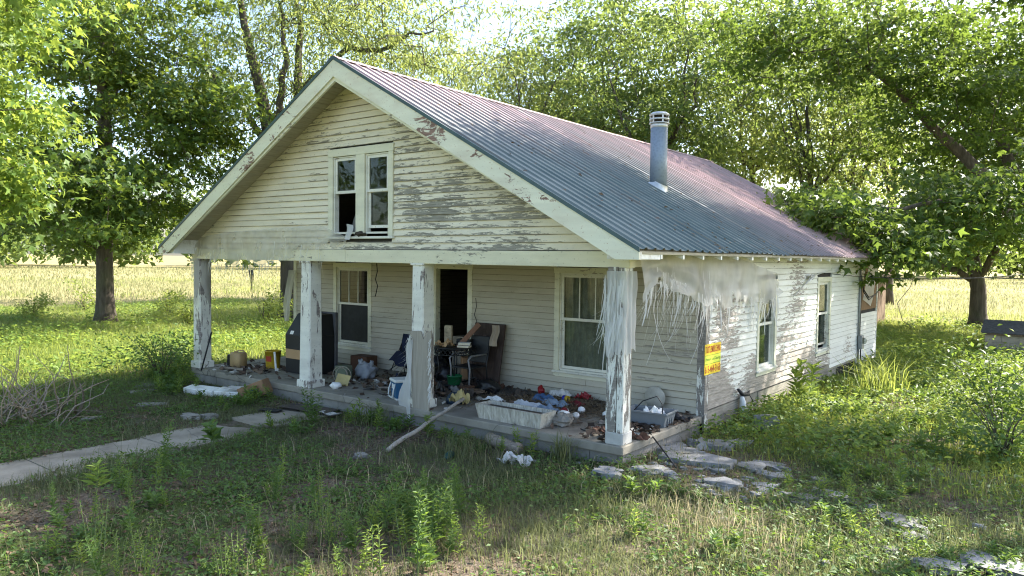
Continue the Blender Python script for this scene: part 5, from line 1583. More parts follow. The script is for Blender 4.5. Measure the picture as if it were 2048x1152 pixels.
# yard sign on the wall corner
M_yel = plain('yellow_sign', (.78, .56, .03), .55, .06, 3, bump=.02)
M_lime = plain('lime_band', (.58, .66, .06), .55, .06, 3, bump=.02)
M_redt = plain('red_lettering', (.42, .05, .02), .6, .1)
M_grnt = plain('green_lettering', (.10, .22, .02), .6, .1)
sg = thing('sign', (.034, 2.63, .60), 'yellow advertising sign with red lettering on the wall corner', 'sign')
sy0, sy1, sz0, sz1 = 2.34, 2.935, .605, 1.055
MB().box(.029, .034, sy0, sy1, sz0, sz1).obj('board', M_yel, sg)
MB().box(.0345, .0353, sy0 + .004, sy1 - .004, .765, .885).obj('band', M_lime, sg)
MB().box(.0345, .0357, sy0 + .004, sy1 - .004, .885, .892).obj('rule', M_grnt, sg)
MB().box(.0345, .0357, sy0 + .004, sy1 - .004, .758, .765).obj('rule', M_grnt, sg)
def text_part(body, mat, parent, ycen, z, width, height, xpl=.0363):
    c = bpy.data.curves.new('lettering', 'FONT'); c.body = body; c.size = 1; c.align_x = 'LEFT'; c.offset = .012
    tmp = bpy.data.objects.new('lettering_tmp', c); COL.objects.link(tmp)
    dg = bpy.context.evaluated_depsgraph_get()
    me = bpy.data.meshes.new_from_object(tmp.evaluated_get(dg))
    bpy.data.objects.remove(tmp)
    co = np.zeros(len(me.vertices) * 3); me.vertices.foreach_get('co', co); co = co.reshape(-1, 3)
    mn, mx = co.min(0), co.max(0)
    u = (co[:, 0] - mn[0]) / (mx[0] - mn[0]) - .5; v = (co[:, 1] - mn[1]) / (mx[1] - mn[1])
    base = wl(parent)
    out = np.stack([np.full(len(u), xpl - base.x), ycen + u * width - base.y, z + v * height - base.z], 1)
    me.vertices.foreach_set('co', out.ravel()); me.update(); me.materials.clear(); me.materials.append(mat)
    o = mesh_obj('lettering', me, None, parent); return o
yc = (sy0 + sy1) / 2
text_part('TURTLESMULCHING', M_redt, sg, yc, .925, .56, .10)
text_part('Premium Land Clearing', M_grnt, sg, yc, .795, .54, .06)
text_part('615-464-3165', M_redt, sg, yc, .63, .56, .105)

# pipe wrapped in white rag below the side wall
pr = thing('wrapped_pipe', (.06, 3.72, -.3), 'standpipe wrapped in white rag against the side wall', 'pipe')
MB().tube([(.08, 3.80, -.32), (.075, 3.78, .0), (.07, 3.72, .18)], [.02, .02, .02], 8).obj('pipe', M_conduit, pr, True)
MB().tube([(.085, 3.82, -.31), (.08, 3.80, -.15), (.08, 3.79, .02), (.075, 3.75, .12)], [.05, .062, .048, .03], 10).obj('rag_wrap', M_whitefoam, pr, True)
MB().tube([(.07, 3.6, .24), (.09, 3.75, .14), (.10, 3.95, .12), (.09, 4.05, .16)], [.02, .035, .03, .012], 7).obj('valve', M_cable, pr, True)
MB().tube([(.09, 4.0, .14), (.11, 4.15, .0), (.08, 4.12, -.25)], .008, 6).obj('hose', M_cable, pr, True)
# ================================================================== torn plastic sheeting
M_plast = plasticmat('torn_polythene', (.78, .76, .70), .70)
M_plast3 = plasticmat('thin_polythene', (.80, .77, .68), .50)
M_plast2 = plasticmat('white_polythene', (.86, .86, .84), .86)
def ribbons(name, parent, starts, mat, seed, L=(.3, .9), wd=(.006, .02), bend=.25, push=(0, 0, 0)):
    """shredded strips hanging from a torn edge"""
    g = random.Random(seed); mb = MB()
    for (p, ax) in starts:
        p = Vector(p); ax = Vector(ax); l = g.uniform(*L); w0 = g.uniform(*wd); n = 6
        dr = Vector((g.gauss(0, bend), g.gauss(0, bend), 0)) + Vector(push)
        vs = []
        tw = g.uniform(-1.2, 1.2)
        for i in range(n + 1):
            t = i / n
            c = p + Vector((0, 0, -l * t * (1 - .12 * t))) + dr * l * t * t + Vector((math.sin(t * 5 + tw) * .01, math.cos(t * 4 + tw) * .012, 0))
            a = Matrix.Rotation(tw * t, 3, 'Z') @ ax
            w_ = w0 * (1 - .75 * t)
            vs += [c - a * w_, c + a * w_]
        mb.add(vs, [(2 * i, 2 * i + 1, 2 * i + 3, 2 * i + 2) for i in range(n)])
    o = mb.obj(name, mat, parent); o['kind'] = 'stuff'
    return o
def hanging(name, label, ztop, zbot, a0, a1, mp, mat, seed, nu=150, nv=34, wob=.05, full=.62):
    e = thing(name, tuple(mp((a0 + a1) / 2, .02, zbot(.5))), label, 'plastic sheet')
    def fn(s, t):
        zt, zb = ztop(s), zbot(s)
        n = .02 + wob * (.5 + mnoise.noise(Vector((s * 9 + seed, t * 2.5, seed)))) * (.35 + t) + .012 * math.sin(s * 60 + 4 * t)
        return tuple(mp(a0 + (a1 - a0) * s + .02 * mnoise.noise(Vector((s * 6, t * 5, seed + 3))), n, zt + (zb - zt) * t))
    mb = MB().grid(fn, nu, nv)
    keep = []
    for k, f in enumerate(mb.f):
        i, j = k % nu, k // nu; s_, t_ = (i + .5) / nu, (j + .5) / nv
        hole = mnoise.noise(Vector((s_ * abs(a1 - a0) * 3.2, t_ * 1.6, seed + 11))) + .6 * mnoise.noise(Vector((s_ * abs(a1 - a0) * 9, t_ * 3, seed + 5)))
        if hole + 1.15 * max(0, t_ - .35) < full: keep.append(f)
    mb.f = keep
    mb.obj('sheet', mat, e, True)
    return e
# over the left of the gable and beam
MGF = lambda u, n, v: Vector((u, .052 - n, v))
def zt1(s): return np.interp(s, [0, .06, .25, .85, 1], [2.34, 2.60, 2.70, 2.80, 2.60])
def zb1(s): return np.interp(s, [0, .05, .2, .45, .6, .8, 1], [1.75, 2.12, 2.09, 2.06, 2.14, 2.33, 2.40]) + .03 * mnoise.noise(Vector((s * 20, 0, 0)))
e1 = hanging('torn_plastic', 'torn grey plastic sheeting draped over the left of the gable beam', zt1, zb1, -9.83, -5.15, MGF, M_plast3, 2)
g = random.Random(4)
ribbons('shreds', e1, [((x, .0 + g.uniform(-.03, .02), zb1((x + 9.83) / 4.68) + .03), (1, 0, 0)) for x in [g.uniform(-9.3, -6.9) for _ in range(90)]], M_plast, 5, (.05, .32), (.003, .012), .08)
ribbons('shreds', e1, [((x, -.01, g.uniform(2.25, 2.6)), (1, 0, 0)) for x in [g.uniform(-9.6, -5.3) for _ in range(26)]], M_plast2, 6, (.2, .6), (.003, .008), .12, (.1, 0, 0))
ribbons('shreds', e1, [((x, .03, 2.0), (1, 0, 0)) for x in (-7.86, -7.8, -7.75)], M_rubber, 8, (.5, .8), (.01, .03), .06)
MB().grid(lambda s, t: (-5.15 + .17 * s + .02 * math.sin(t * 5), .03 - .10 * math.sin(s * 2.5) * t, 2.80 - .24 * t - .02 * s), 8, 8).obj('loose_corner', M_plast2, e1, True)
# left post wrap
MB().grid(lambda s, t: (-9.73 + .158 * math.cos(3.9 + s * 3.3) * (1 + .06 * math.sin(t * 14 + s * 6)), .19 + .165 * math.sin(3.9 + s * 3.3), 2.2 - t * (.75 + .2 * math.sin(s * 9))), 16, 10).obj('post_wrap', M_plast, e1, True)
# strip at the rear left corner
cs = thing('torn_plastic', (-9.75, 2.3, 1.0), 'pale torn curtain of plastic at the rear left porch corner', 'plastic sheet')
MB().grid(lambda s, t: (-9.80 - .16 * t + .2 * s * (1 - .3 * t) + .03 * math.sin(t * 7 + s * 9), 2.30 - .05 * math.sin(s * 7 + t * 3), 1.95 - 1.15 * t), 12, 14).obj('sheet', M_plast, cs, True)
# over the right side of the porch and wall
MSF = lambda u, n, v: Vector((.035 + n, u, v))
def zt2(s): return np.interp(s, [0, .2, .55, .8, 1], [2.33, 2.35, 2.36, 2.20, 2.10]) + .02 * math.sin(s * 11)
def zb2(s): return np.interp(s, [0, .05, .15, .3, .42, .5, .62, .75, .9, 1], [1.75, 2.02, 1.9, 1.72, 1.62, 1.55, 1.62, 1.60, 1.55, 1.75]) + .07 * mnoise.noise(Vector((s * 26, 1, 0)))
e2 = hanging('torn_plastic', 'shredded pale plastic sheeting hanging along the right side under the eave', zt2, zb2, .25, 5.35, MSF, M_plast, 7, 190, 40, .09, .95)
g = random.Random(14)
st = []
for _ in range(150):
    y = g.uniform(.3, 5.3); s = (y - .25) / 5.1
    st.append(((.06 + g.uniform(0, .06), y, zb2(s) + g.uniform(0, .22)), (0, 1, 0)))
ribbons('shreds', e2, st, M_plast2, 15, (.12, .62), (.004, .022), .12, (0, -.12, 0))
ribbons('shreds', e2, [((.07, y, g.uniform(1.7, 2.2)), (0, 1, 0)) for y in [g.uniform(.5, 2.6) for _ in range(70)]], M_plast2, 16, (.5, 1.0), (.002, .007), .18, (0, -.28, 0))
ribbons('shreds', e2, [((.07, y, 1.65), (0, 1, 0)) for y in (3.05, 3.12, 4.15, 4.22, 4.3, 5.2, 5.3, 5.4)], M_plast2, 17, (.4, .62), (.015, .045), .05)
# strip blown along the wall
ws = thing('plastic_streamer', (.06, 7.4, 1.95), 'thin white plastic streamer stretched along the side wall', 'plastic')
MB().tube([(.06, 6.3, 1.62), (.07, 6.9, 1.82), (.09, 7.35, 1.97), (.08, 7.6, 2.02), (.06, 9.0, 2.12)], [.006, .018, .05, .035, .006], 7, flat=.35).obj('strip', M_plast2, ws, True)
MB().blob((.08, 7.42, 1.98), .03, .14, .05, 4, .5).obj('knot', M_plast2, ws, True)
# strips bound round the right post
e3 = thing('torn_plastic', (-.145, -.01, 1.2), 'white shredded plastic bound round the bare right post', 'plastic sheet')
def fnp(s, t):
    a = 3.4 + s * 3.6
    k = .155 + .03 * mnoise.noise(Vector((s * 7, t * 3, 3))) + .012 * math.sin(s * 34)
    ca, sa_ = math.cos(a), math.sin(a); m_ = max(abs(ca), abs(sa_))
    return (-.145 + k * ca / m_ * .9, .15 + k * sa_ / m_ * .9, 2.14 - t * (1.0 + .35 * mnoise.noise(Vector((s * 5, 9, 1)))))
MB().grid(fnp, 40, 14).obj('sheet', M_plast2, e3, True)
g = random.Random(24)
ribbons('shreds', e3, [((-.30 + g.uniform(0, .30), -.015, g.uniform(1.25, 2.1)), (1, 0, 0)) for _ in range(60)], M_plast2, 25, (.25, .8), (.004, .016), .06)
ribbons('shreds', e3, [((-.31, g.uniform(-.01, .1), g.uniform(1.3, 2.05)), (1, 0, 0)) for _ in range(24)], M_plast2, 26, (.1, .3), (.002, .006), .35, (-.15, 0, 0))
# board and plastic on the third post
M_ply = wood('grey_plywood', (.32, .29, .24), .9, (30, 30, 2.5), .22)
bd = thing('plywood_patch', (-3.390, .03, .0), 'grey plywood patch nailed to the third post from the left', 'board')
MB().prism([(-3.600, .036, -.02), (-3.270, .036, -.06), (-3.230, .036, 1.20), (-3.330, .036, 1.16), (-3.390, .036, 1.06), (-3.450, .036, 1.18), (-3.68, .036, 1.16)], (0, -.016, 0)).obj('board', M_ply, bd)
e4 = thing('torn_plastic', (-3.670, .0, .0), 'ragged white plastic hanging beside the plywood patch on the post', 'plastic sheet')
MB().grid(lambda s, t: (-3.600 - .30 * s * (t ** .8) - .05 * math.sin(t * 9) * s, .018 - .05 * math.sin(s * 3 + t * 2) - .03 * s, 1.08 - t * (1.22 - .14 * s) - .05 * math.sin(s * 10)), 12, 20).obj('sheet', M_plast2, e4, True)
ribbons('shreds', e4, [((-3.670 + g.uniform(-.06, .04), .01, g.uniform(.75, 1.12)), (1, 0, 0)) for _ in range(26)], M_plast2, 27, (.1, .32), (.003, .010), .25, (-.25, 0, 0))
ribbons('shreds', e4, [((-3.255 + g.uniform(-.015, .02), .012, g.uniform(.25, 1.12)), (1, 0, 0)) for _ in range(50)], M_plast2, 28, (.06, .22), (.004, .013), .06)
tp = thing('white_tarp', (.0, 12.6, 1.9), 'white tarp flap hanging to a point over the brown boards', 'tarp')
MB().grid(lambda s, t: (-.005 + .02 * math.sin(s * 9 + t * 3), 11.68 + 2.04 * s, 2.48 - t * (.98 + .34 * (1 - abs(s - .62) / .62 if s < .62 else 1 - (s - .62) / .38) * 1.0)), 24, 12).obj('sheet', M_plast2, tp, True)

# ================================================================== porch things
M_black = plain('black_plastic', (.012, .013, .015), .5, .2, 4)
M_tan = plain('tan_panel', (.42, .27, .14), .8, .08, 3)
tv = thing('television', (-7.53, 1.2, 0), 'big black rear-projection television turned to face the wall', 'television')
def frustum(x0, x1, y0, y1, z0, X0, X1, Y0, Y1, z1):
    vs = [(x0, y0, z0), (x1, y0, z0), (x1, y1, z0), (x0, y1, z0), (X0, Y0, z1), (X1, Y0, z1), (X1, Y1, z1), (X0, Y1, z1)]
    return MB().add(vs, [(3, 2, 1, 0), (4, 5, 6, 7), (0, 1, 5, 4), (1, 2, 6, 5), (2, 3, 7, 6), (3, 0, 4, 7)])
frustum(-7.92, -7.14, .88, 1.42, .01, -7.92, -7.14, .86, 1.42, .74).obj('cabinet', M_black, tv)
frustum(-7.92, -7.14, .861, 1.42, .742, -7.78, -7.20, 1.05, 1.42, 1.15).obj('back_cover', M_black, tv)
MB().box(-7.94, -7.12, 1.423, 1.50, .01, 1.18, bev=.01).obj('bezel', plain('grey_bezel', (.10, .10, .11), .5), tv)
MB().box(-7.90, -7.16, .853, .8605, .29, .47).obj('tan_panel', M_tan, tv)
MB(XF((-7.74, .885, .79), 0, -24)).box(-.05, .05, -.004, .0, -.035, .035).obj('sticker', M_whitefoam, tv)
frustum(-7.7, -7.35, 1.0, 1.3, 1.152, -7.62, -7.42, 1.08, 1.25, 1.21).obj('box', M_rubber, tv)
# pails at the left
M_tancan = plain('tan_plastic', (.42, .29, .14), .5, .15, 3, dirt=(.22, .15, .08))
M_yelcan = plain('yellow_plastic', (.50, .33, .02), .45, .12, 3, dirt=(.20, .12, .03))
M_redlab = plain('red_label', (.38, .04, .02), .6, .1)
jc = thing('tan_jerrycan', (-9.14, .62, 0), 'tan square plastic container on the left end of the porch', 'container')
MB(XF((-9.14, .62, 0), 12)).box(-.14, .14, -.12, .12, .005, .31, bev=.03).obj('body', M_tancan, jc, True)
MB().lathe([(.035, .31), (.035, .335)], (-9.2, .6, 0), 14).obj('cap', M_tancan, jc, True)
MB().tube([(-9.17, .58, .30), (-9.12, .6, .35), (-9.03, .66, .35), (-9.0, .68, .3)], .014, 8).obj('handle', M_tancan, jc, True)
bx = MB(XF((-9.40, .68, 0), 10)).box(-.09, .09, -.1, .1, .005, .24, bev=.01)
tag(bx.obj('black_box', M_black, None), 'small black box left of the tan container', 'box')
def bucket(name, c, r0, r1, h, mat, label, lab=None, bail=True):
    e = thing(name, c, label, 'bucket')
    MB().lathe([(r0, .002), (r0 * 1.0, .01), (r1, h - .02), (r1 * 1.06, h - .02), (r1 * 1.06, h), (r1 * .96, h), (r0 * .93, .03)], c, 24).obj('pail', mat, e, True)
    if bail:
        MB().tube([(c[0] + r1 * math.cos(a), c[1] - .01 - .10 * math.sin(a), c[2] + h * .9 - .12 * math.sin(a)) for a in np.linspace(0, math.pi, 12)], .004, 5).obj('bail', M_cable, e, True)
    if lab:
        v = []
        for j in range(2):
            for i in range(7):
                a = R(-95 + i * 8); rr_ = r0 + (r1 - r0) * (.45 + .3 * j) + .003
                v.append((c[0] + rr_ * math.cos(a), c[1] + rr_ * math.sin(a), c[2] + h * (.42 + .3 * j)))
        build('label_patch', v, [(i, i + 1, i + 8, i + 7) for i in range(6)], lab, e)
    return e
bucket('yellow_bucket', (-8.55, 1.02, 0), .135, .155, .36, M_yelcan, 'yellow bucket with red label beside the television', M_redlab)
tag(MB(XF((-8.22, .86, 0), -15, 6, 4)).box(-.03, .03, -.012, .012, .002, .38, bev=.003).obj('white_board', M_whitefoam, None), 'short white board leaning upright by the television', 'board')
tag(MB().tube([(-9.42, -.02, -.02), (-9.28, .12, .74)], .016, 8).obj('black_bar', M_black, None, True), 'black bar leaning on the left porch post', 'bar')
tag(MB(XF((-8.6, 1.9, 0), 8)).box(-.3, .3, -.2, .2, .0, .34, bev=.01).obj('grey_crate', M_deadwood, None), 'grey wooden crate behind the yellow bucket', 'crate')
# brown box under the left window, bag, wire, papers
M_darkcard = plain('dark_cardboard', (.10, .05, .03), .9, .2)
tag(MB(XF((-7.0, 2.05, 0), 5)).box(-.22, .22, -.16, .16, .003, .3, bev=.008).obj('dark_box', M_darkcard, None), 'dark brown box below the left porch window', 'box')
M_bag = plain('grey_bag', (.26, .28, .32), .55, .2, 6)
gb_ = thing('grey_bag', (-6.22, 1.42, 0), 'bulging grey plastic bag on the porch floor', 'bag')
MB().blob((-6.22, 1.42, .13), .21, .17, .17, 6, .22, 22, 14, 2.2).obj('bag', M_bag, gb_, True)
for s in (-1, 1):
    MB().blob((-6.22 + s * .15, 1.42, .28), .05, .035, .07, 8 + s, .4).obj('bag_ear', M_bag, gb_, True)
M_green = plain('faded_green', (.14, .17, .12), .7, .2)
tag(MB(XF((-6.42, 1.05, 0), 20)).box(-.13, .13, -.1, .1, .003, .26, bev=.012).obj('green_bin', M_green, None), 'faded green bin behind the coiled wire', 'bin')
M_yellowcard = plain('yellowed_card', (.46, .38, .17), .85, .15)
wc = thing('wire_coil', (-6.15, .75, 0), 'loose coil of pale wire standing on the porch', 'wire')
for k, (r_, tilt) in enumerate(((.14, 12), (.12, -8), (.15, 25))):
    MB(XF((-6.2 + .05 * k, .78, .15), 20, 0, tilt)).tube([(r_ * math.cos(a), 0, r_ * math.sin(a)) for a in np.linspace(0, 6.28, 22)], .006, 6, caps=False).obj('loop', M_palewood, wc, True)
yp = MB(XF((-5.93, .62, .10), 30, 60, 10)).box(-.12, .12, -.1, .1, -.006, .006)
tag(yp.obj('yellow_card', M_yellowcard, None), 'yellowed card with a hole lying against the wire coil', 'card')
tag(MB().blob((-5.80, .36, .05), .12, .09, .06, 9, .15, 14, 9).obj('white_bowl', M_whitefoam, None, True), 'white rounded plastic piece at the porch edge by the second post', 'plastic')
tag(MB(XF((-5.25, .62, .012), 40)).prism([(-.09, -.03, 0), (.05, -.06, 0), (.1, .02, .01), (0, .05, 0)], (0, 0, .012)).obj('dark_scrap', M_rubber, None), 'torn black scrap lying on the bare porch floor', 'scrap')
# cooler
M_blue = plain('blue_cooler', (.02, .10, .22), .45, .12, 3)
M_lid = plain('cooler_lid', (.62, .64, .62), .5, .08, 3)
co = thing('cooler', (-4.22, .52, 0), 'blue cooler with white lid and swing handle behind the patched post', 'cooler')
xf = XF((-4.22, .56, 0), 62)
def taper(xf, x, y, x2, y2, z0, z1): return MB(xf).add([(-x, -y, z0), (x, -y, z0), (x, y, z0), (-x, y, z0), (-x2, -y2, z1), (x2, -y2, z1), (x2, y2, z1), (-x2, y2, z1)], [(3, 2, 1, 0), (4, 5, 6, 7), (0, 1, 5, 4), (1, 2, 6, 5), (2, 3, 7, 6), (3, 0, 4, 7)])
taper(xf, .25, .14, .27, .16, .005, .28).obj('tub', M_blue, co)
MB(xf).box(-.285, .285, -.172, .172, .282, .325, bev=.012).obj('lid', M_lid, co)
MB(xf).tube([(-.268, -.12, .26), (-.30, -.13, .16), (-.31, -.13, .04), (-.31, .13, .04), (-.30, .13, .16), (-.268, .12, .26)], .012, 8).obj('handle', M_lid, co, True)
MB(xf).box(-.275, -.262, -.055, .055, .17, .25, bev=.003).obj('latch_plate', M_lid, co)
MB(xf).box(-.26, .26, -.152, .152, .0, .03, bev=.004).obj('base_rim', M_lid, co)
# folded camp chair leaning on the wall
M_navy = plain('navy_canvas', (.012, .018, .045), .9, .25, 8)
cc = thing('camp_chair', (-6.0, 2.0, 0), 'navy camp chair leaning folded against the porch wall', 'chair')
xf = XF((-5.98, 2.02, .05), 8, -17, 14)
MB(xf).grid(lambda s, t: ((s - .5) * (.44 - .10 * (1 - t)), .02 * math.sin(s * 9) + .035 * math.sin(t * 4 + s), .12 + .62 * t + .03 * math.sin(s * 3.14)), 12, 12).obj('canvas_back', M_navy, cc, True)
MB(xf).grid(lambda s, t: ((s - .5) * .40, -.05 - .14 * t + .02 * math.sin(s * 8), .16 + .22 * (1 - t) + .03 * math.sin(s * 7)), 10, 8).obj('canvas_seat', M_navy, cc, True)
for a, b in (((-.2, -.03, .0), (.18, .0, .5)), ((.2, -.05, .0), (-.18, .0, .5)), ((-.2, .02, 0), (-.2, .02, .7)), ((.2, .02, 0), (.2, .02, .7)), ((-.05, -.14, 0), (.1, -.04, .34)), ((.1, -.16, 0), (.2, -.05, .36))):
    MB(xf).tube([a, b], .009, 7).obj('tube_leg', M_palewood if a[1] < -.1 else M_black, cc, True)
# black lattice table with clutter
tb = thing('patio_table', (-4.36, 1.82, 0), 'black wrought-iron patio table heaped with clutter before the door', 'table')
MB().lathe([(.36, .70), (.37, .705), (.37, .72), (.36, .725)], (-4.36, 1.82, 0), 30).obj('table_top', M_black, tb, True)
for k in range(26):
    a = k * 2 * math.pi / 26
    for sgn in (-1, 1):
        MB().tube([(-4.36 + .365 * math.cos(a), 1.82 + .365 * math.sin(a), .70), (-4.36 + .36 * math.cos(a + sgn * .24), 1.82 + .36 * math.sin(a + sgn * .24), .60)], .006, 5).obj('lattice_bar', M_black, tb, True)
MB().tube([(-4.36 + .36 * math.cos(a), 1.82 + .36 * math.sin(a), .60) for a in np.linspace(0, 6.283, 28)], .009, 6, caps=False).obj('apron_ring', M_black, tb, True)
for a in (.6, 2.2, 3.8, 5.4):
    MB().tube([(-4.36 + .33 * math.cos(a), 1.82 + .33 * math.sin(a), .70), (-4.36 + .28 * math.cos(a), 1.82 + .28 * math.sin(a), .35), (-4.36 + .36 * math.cos(a), 1.82 + .36 * math.sin(a), .0)], .012, 7).obj('leg', M_black, tb, True)
M_page = plain('book_pages', (.62, .57, .45), .8, .1)
def book(c, sx, sy, sz, rz, m, lb):
    e = thing('book', c, lb, 'book', 'books on the patio table')
    MB(XF(c, rz)).box(-sx, sx, -sy, sy, 0, .006).obj('cover', m, e); MB(XF(c, rz)).box(-sx + .006, sx - .004, -sy + .004, sy - .004, .006, sz - .006).obj('pages', M_page, e); MB(XF(c, rz)).box(-sx, sx, -sy, sy, sz - .006, sz).obj('cover', m, e)
book((-4.09, 1.75, .726), .11, .08, .045, 20, M_darkcard, 'dark-covered book at the right edge of the patio table')
book((-4.09, 1.76, .772), .105, .075, .04, 32, M_whitefoam, 'pale book stacked on the dark one')
crumple('brown_paper', (-4.43, 1.62, .726), .14, .12, .13, M_tan, 'crumpled tan paper spilling over the patio table', 'paper', 12, 8, .9)
MB().grid(lambda s, t: (-4.66 + .16 * s, 1.09 - .06 * t, .78 - .26 * t + .02 * math.sin(s * 8)), 6, 8)
tag(MB(XF((-4.61, 1.92, .726), 30)).box(-.07, .07, -.05, .05, 0, .34, bev=.015).obj('carton', plain('spotted_card', (.40, .34, .24), .8, .3, 14, dirt=(.06, .05, .04)), None), 'upright stained carton on the patio table', 'carton')
tag(MB(XF((-4.26, 1.97, .726), 10)).box(-.14, .14, -.08, .08, 0, .12, bev=.01).obj('dark_case', M_black, None), 'black case at the back of the patio table', 'case')
# grey-armed chair behind the table
M_greytube = plain('grey_enamel', (.20, .20, .21), .45, .15)
ch = thing('metal_chair', (-3.98, 1.72, 0), 'metal garden chair with curved grey arms right of the patio table', 'chair')
for dx in (-.2, .22):
    MB().tube([(-3.98 + dx, 1.50, .0), (-3.98 + dx, 1.52, .40), (-3.98 + dx, 1.48, .56), (-3.98 + dx, 1.55, .62), (-3.98 + dx, 1.95, .62)], .016, 8).obj('arm', M_greytube, ch, True)
    MB().tube([(-3.98 + dx, 2.0, .0), (-3.98 + dx, 1.95, .42), (-3.98 + dx, 2.08, .92)], .013, 8).obj('leg', M_black, ch, True)
MB().box(-4.20, -3.76, 1.52, 1.96, .40, .425, bev=.008).obj('seat', M_black, ch)
MB(XF((-3.98, 2.0, .66), 0, -14)).box(-.21, .21, -.012, .012, -.2, .26, bev=.008).obj('backrest', M_black, ch)
bucket('green_bucket', (-4.1, 1.52, 0), .105, .125, .27, plain('green_plastic', (.015, .13, .05), .4, .15), 'green bucket under the patio table', None)
# dark door slab leaning on wall and plank
M_doorwood = wood('old_dark_door', (.055, .038, .032), .7, (30, 30, 3), .4)
ld = thing('door_slab', (-3.98, 2.2, 0), 'dark brown panel door leaning on the porch wall', 'door')
xf = XF((-3.94, 2.08, 0), 3, -11)
MB(xf).box(-.33, .33, -.02, .02, .005, 1.14, bev=.006).obj('slab', M_doorwood, ld)
for z0, z1 in ((.12, .52), (.62, 1.04)): MB(xf).box(-.22, .22, -.028, -.0205, z0, z1, bev=.005).obj('panel', M_doorwood, ld)
M_plank = wood('reddish_plank', (.22, .12, .08), .8, (40, 40, 3), .3)
tag(MB(XF((-4.32, 1.78, .66), 15, -20, 38)).box(-.045, .045, -.012, .012, .0, .62, bev=.003).obj('plank', M_plank, None), 'reddish plank propped across the leaning door', 'plank')
tag(MB(XF((-4.16, 1.93, .35), 10, -14, 24)).box(-.03, .03, -.012, .012, .0, .66, bev=.003).obj('plank', M_doorwood, None), 'dark narrow plank below the reddish one', 'plank')
rg = thing('rag', (-3.68, 2.08, .8), 'beige rag hanging over the corner of the leaning door', 'rag')
MB().grid(lambda s, t: (-3.72 + .12 * s + .02 * math.sin(t * 6), 2.07 + .05 * (s - .5) - .05 * t + .02 * math.sin(s * 9), 1.12 - .36 * t), 8, 12).obj('cloth', plain('beige_cloth', (.36, .29, .22), .9, .2), rg, True)
# fallen screen lying on the floor
tag(MB(XF((-3.3, 1.95, .03), 4, 3, 2)).box(-.5, .52, -.22, .22, -.012, .012, bev=.004).obj('fallen_panel', plain('dark_panel', (.07, .065, .06), .85, .3, 5), None), 'dark panel lying flat on the porch below the wall', 'panel')
# planter trough
M_trough = None
def troughmat():
    g = G('fluted_concrete'); p = g.pos()
    n = g.noise(g.scale(p, (26, 10, 5)), 1.0, 4, .6, 1.2); lo = g.noise(p, 3, 4)
    c = g.ramp(n, [(.3, (.30, .28, .23)), (.7, (.62, .60, .53))]); c = g.mix(g.math('MULTIPLY', g.sstep(lo, .5, .7), .4), c, (.28, .24, .18))
    return g.done(g.pbr(c, .9, 0, g.bump(n, 1.0, .03), .2))
M_trough = troughmat()
tr = thing('planter', (-1.88, .27, 0), 'long white concrete planter trough at the porch edge', 'planter')
xf = XF((-1.87, .29, 0), -.5)
x0, y0, x1, y1, h = .54, .145, .58, .18, .205
vs = [(-x0, -y0, .0), (x0, -y0, .0), (x0, y0, .0), (-x0, y0, .0), (-x1, -y1, h), (x1, -y1, h), (x1, y1, h), (-x1, y1, h)]
k_ = .03
vs += [(-x1 + k_, -y1 + k_, h), (x1 - k_, -y1 + k_, h), (x1 - k_, y1 - k_, h), (-x1 + k_, y1 - k_, h), (-x0 + k_, -y0 + k_, .05), (x0 - k_, -y0 + k_, .05), (x0 - k_, y0 - k_, .05), (-x0 + k_, y0 - k_, .05)]
MB(xf).add(vs, [(3, 2, 1, 0), (0, 1, 5, 4), (1, 2, 6, 5), (2, 3, 7, 6), (3, 0, 4, 7), (4, 5, 9, 8), (5, 6, 10, 9), (6, 7, 11, 10), (7, 4, 8, 11), (8, 9, 13, 12), (9, 10, 14, 13), (10, 11, 15, 14), (11, 8, 12, 15), (12, 13, 14, 15)]).obj('trough', M_trough, tr)
MB(xf).box(-x1 + .035, x1 - .035, -y1 + .035, y1 - .035, .10, .155).obj('soil', plain('dry_soil', (.09, .07, .05), .95, .4, 12), tr)
# grey tote
M_tote = plain('grey_tote', (.17, .19, .21), .5, .12, 3)
tt = thing('storage_tote', (-.36, 1.42, 0), 'open grey plastic tote on the porch by the right post', 'tote')
xf = XF((-.36, 1.42, 0), 4)
def tub(xf, x0, y0, x1, y1, h, k):
    vs = [(-x0, -y0, .003), (x0, -y0, .003), (x0, y0, .003), (-x0, y0, .003), (-x1, -y1, h), (x1, -y1, h), (x1, y1, h), (-x1, y1, h), (-x1 + k, -y1 + k, h), (x1 - k, -y1 + k, h), (x1 - k, y1 - k, h), (-x1 + k, y1 - k, h), (-x0 + k, -y0 + k, .02), (x0 - k, -y0 + k, .02), (x0 - k, y0 - k, .02), (-x0 + k, y0 - k, .02)]
    return MB(xf).add(vs, [(3, 2, 1, 0), (0, 1, 5, 4), (1, 2, 6, 5), (2, 3, 7, 6), (3, 0, 4, 7), (4, 5, 9, 8), (5, 6, 10, 9), (6, 7, 11, 10), (7, 4, 8, 11), (8, 9, 13, 12), (9, 10, 14, 13), (10, 11, 15, 14), (11, 8, 12, 15), (12, 13, 14, 15)])
tub(xf, .27, .16, .31, .19, .20, .008).obj('tub', M_tote, tt)
for a, b, c_, d in ((-.325, .325, -.205, -.192), (-.325, .325, .192, .205)): MB(xf).box(a, b, c_, d, .178, .203, bev=.003).obj('rim', M_tote, tt)
for a, b in ((-.325, -.312), (.312, .325)): MB(xf).box(a, b, -.190, .190, .178, .203, bev=.003).obj('rim', M_tote, tt)
for yy in (-.08, .0, .08): MB(xf).box(.285, .30, yy - .01, yy + .01, .02, .175).obj('rib', M_tote, tt)
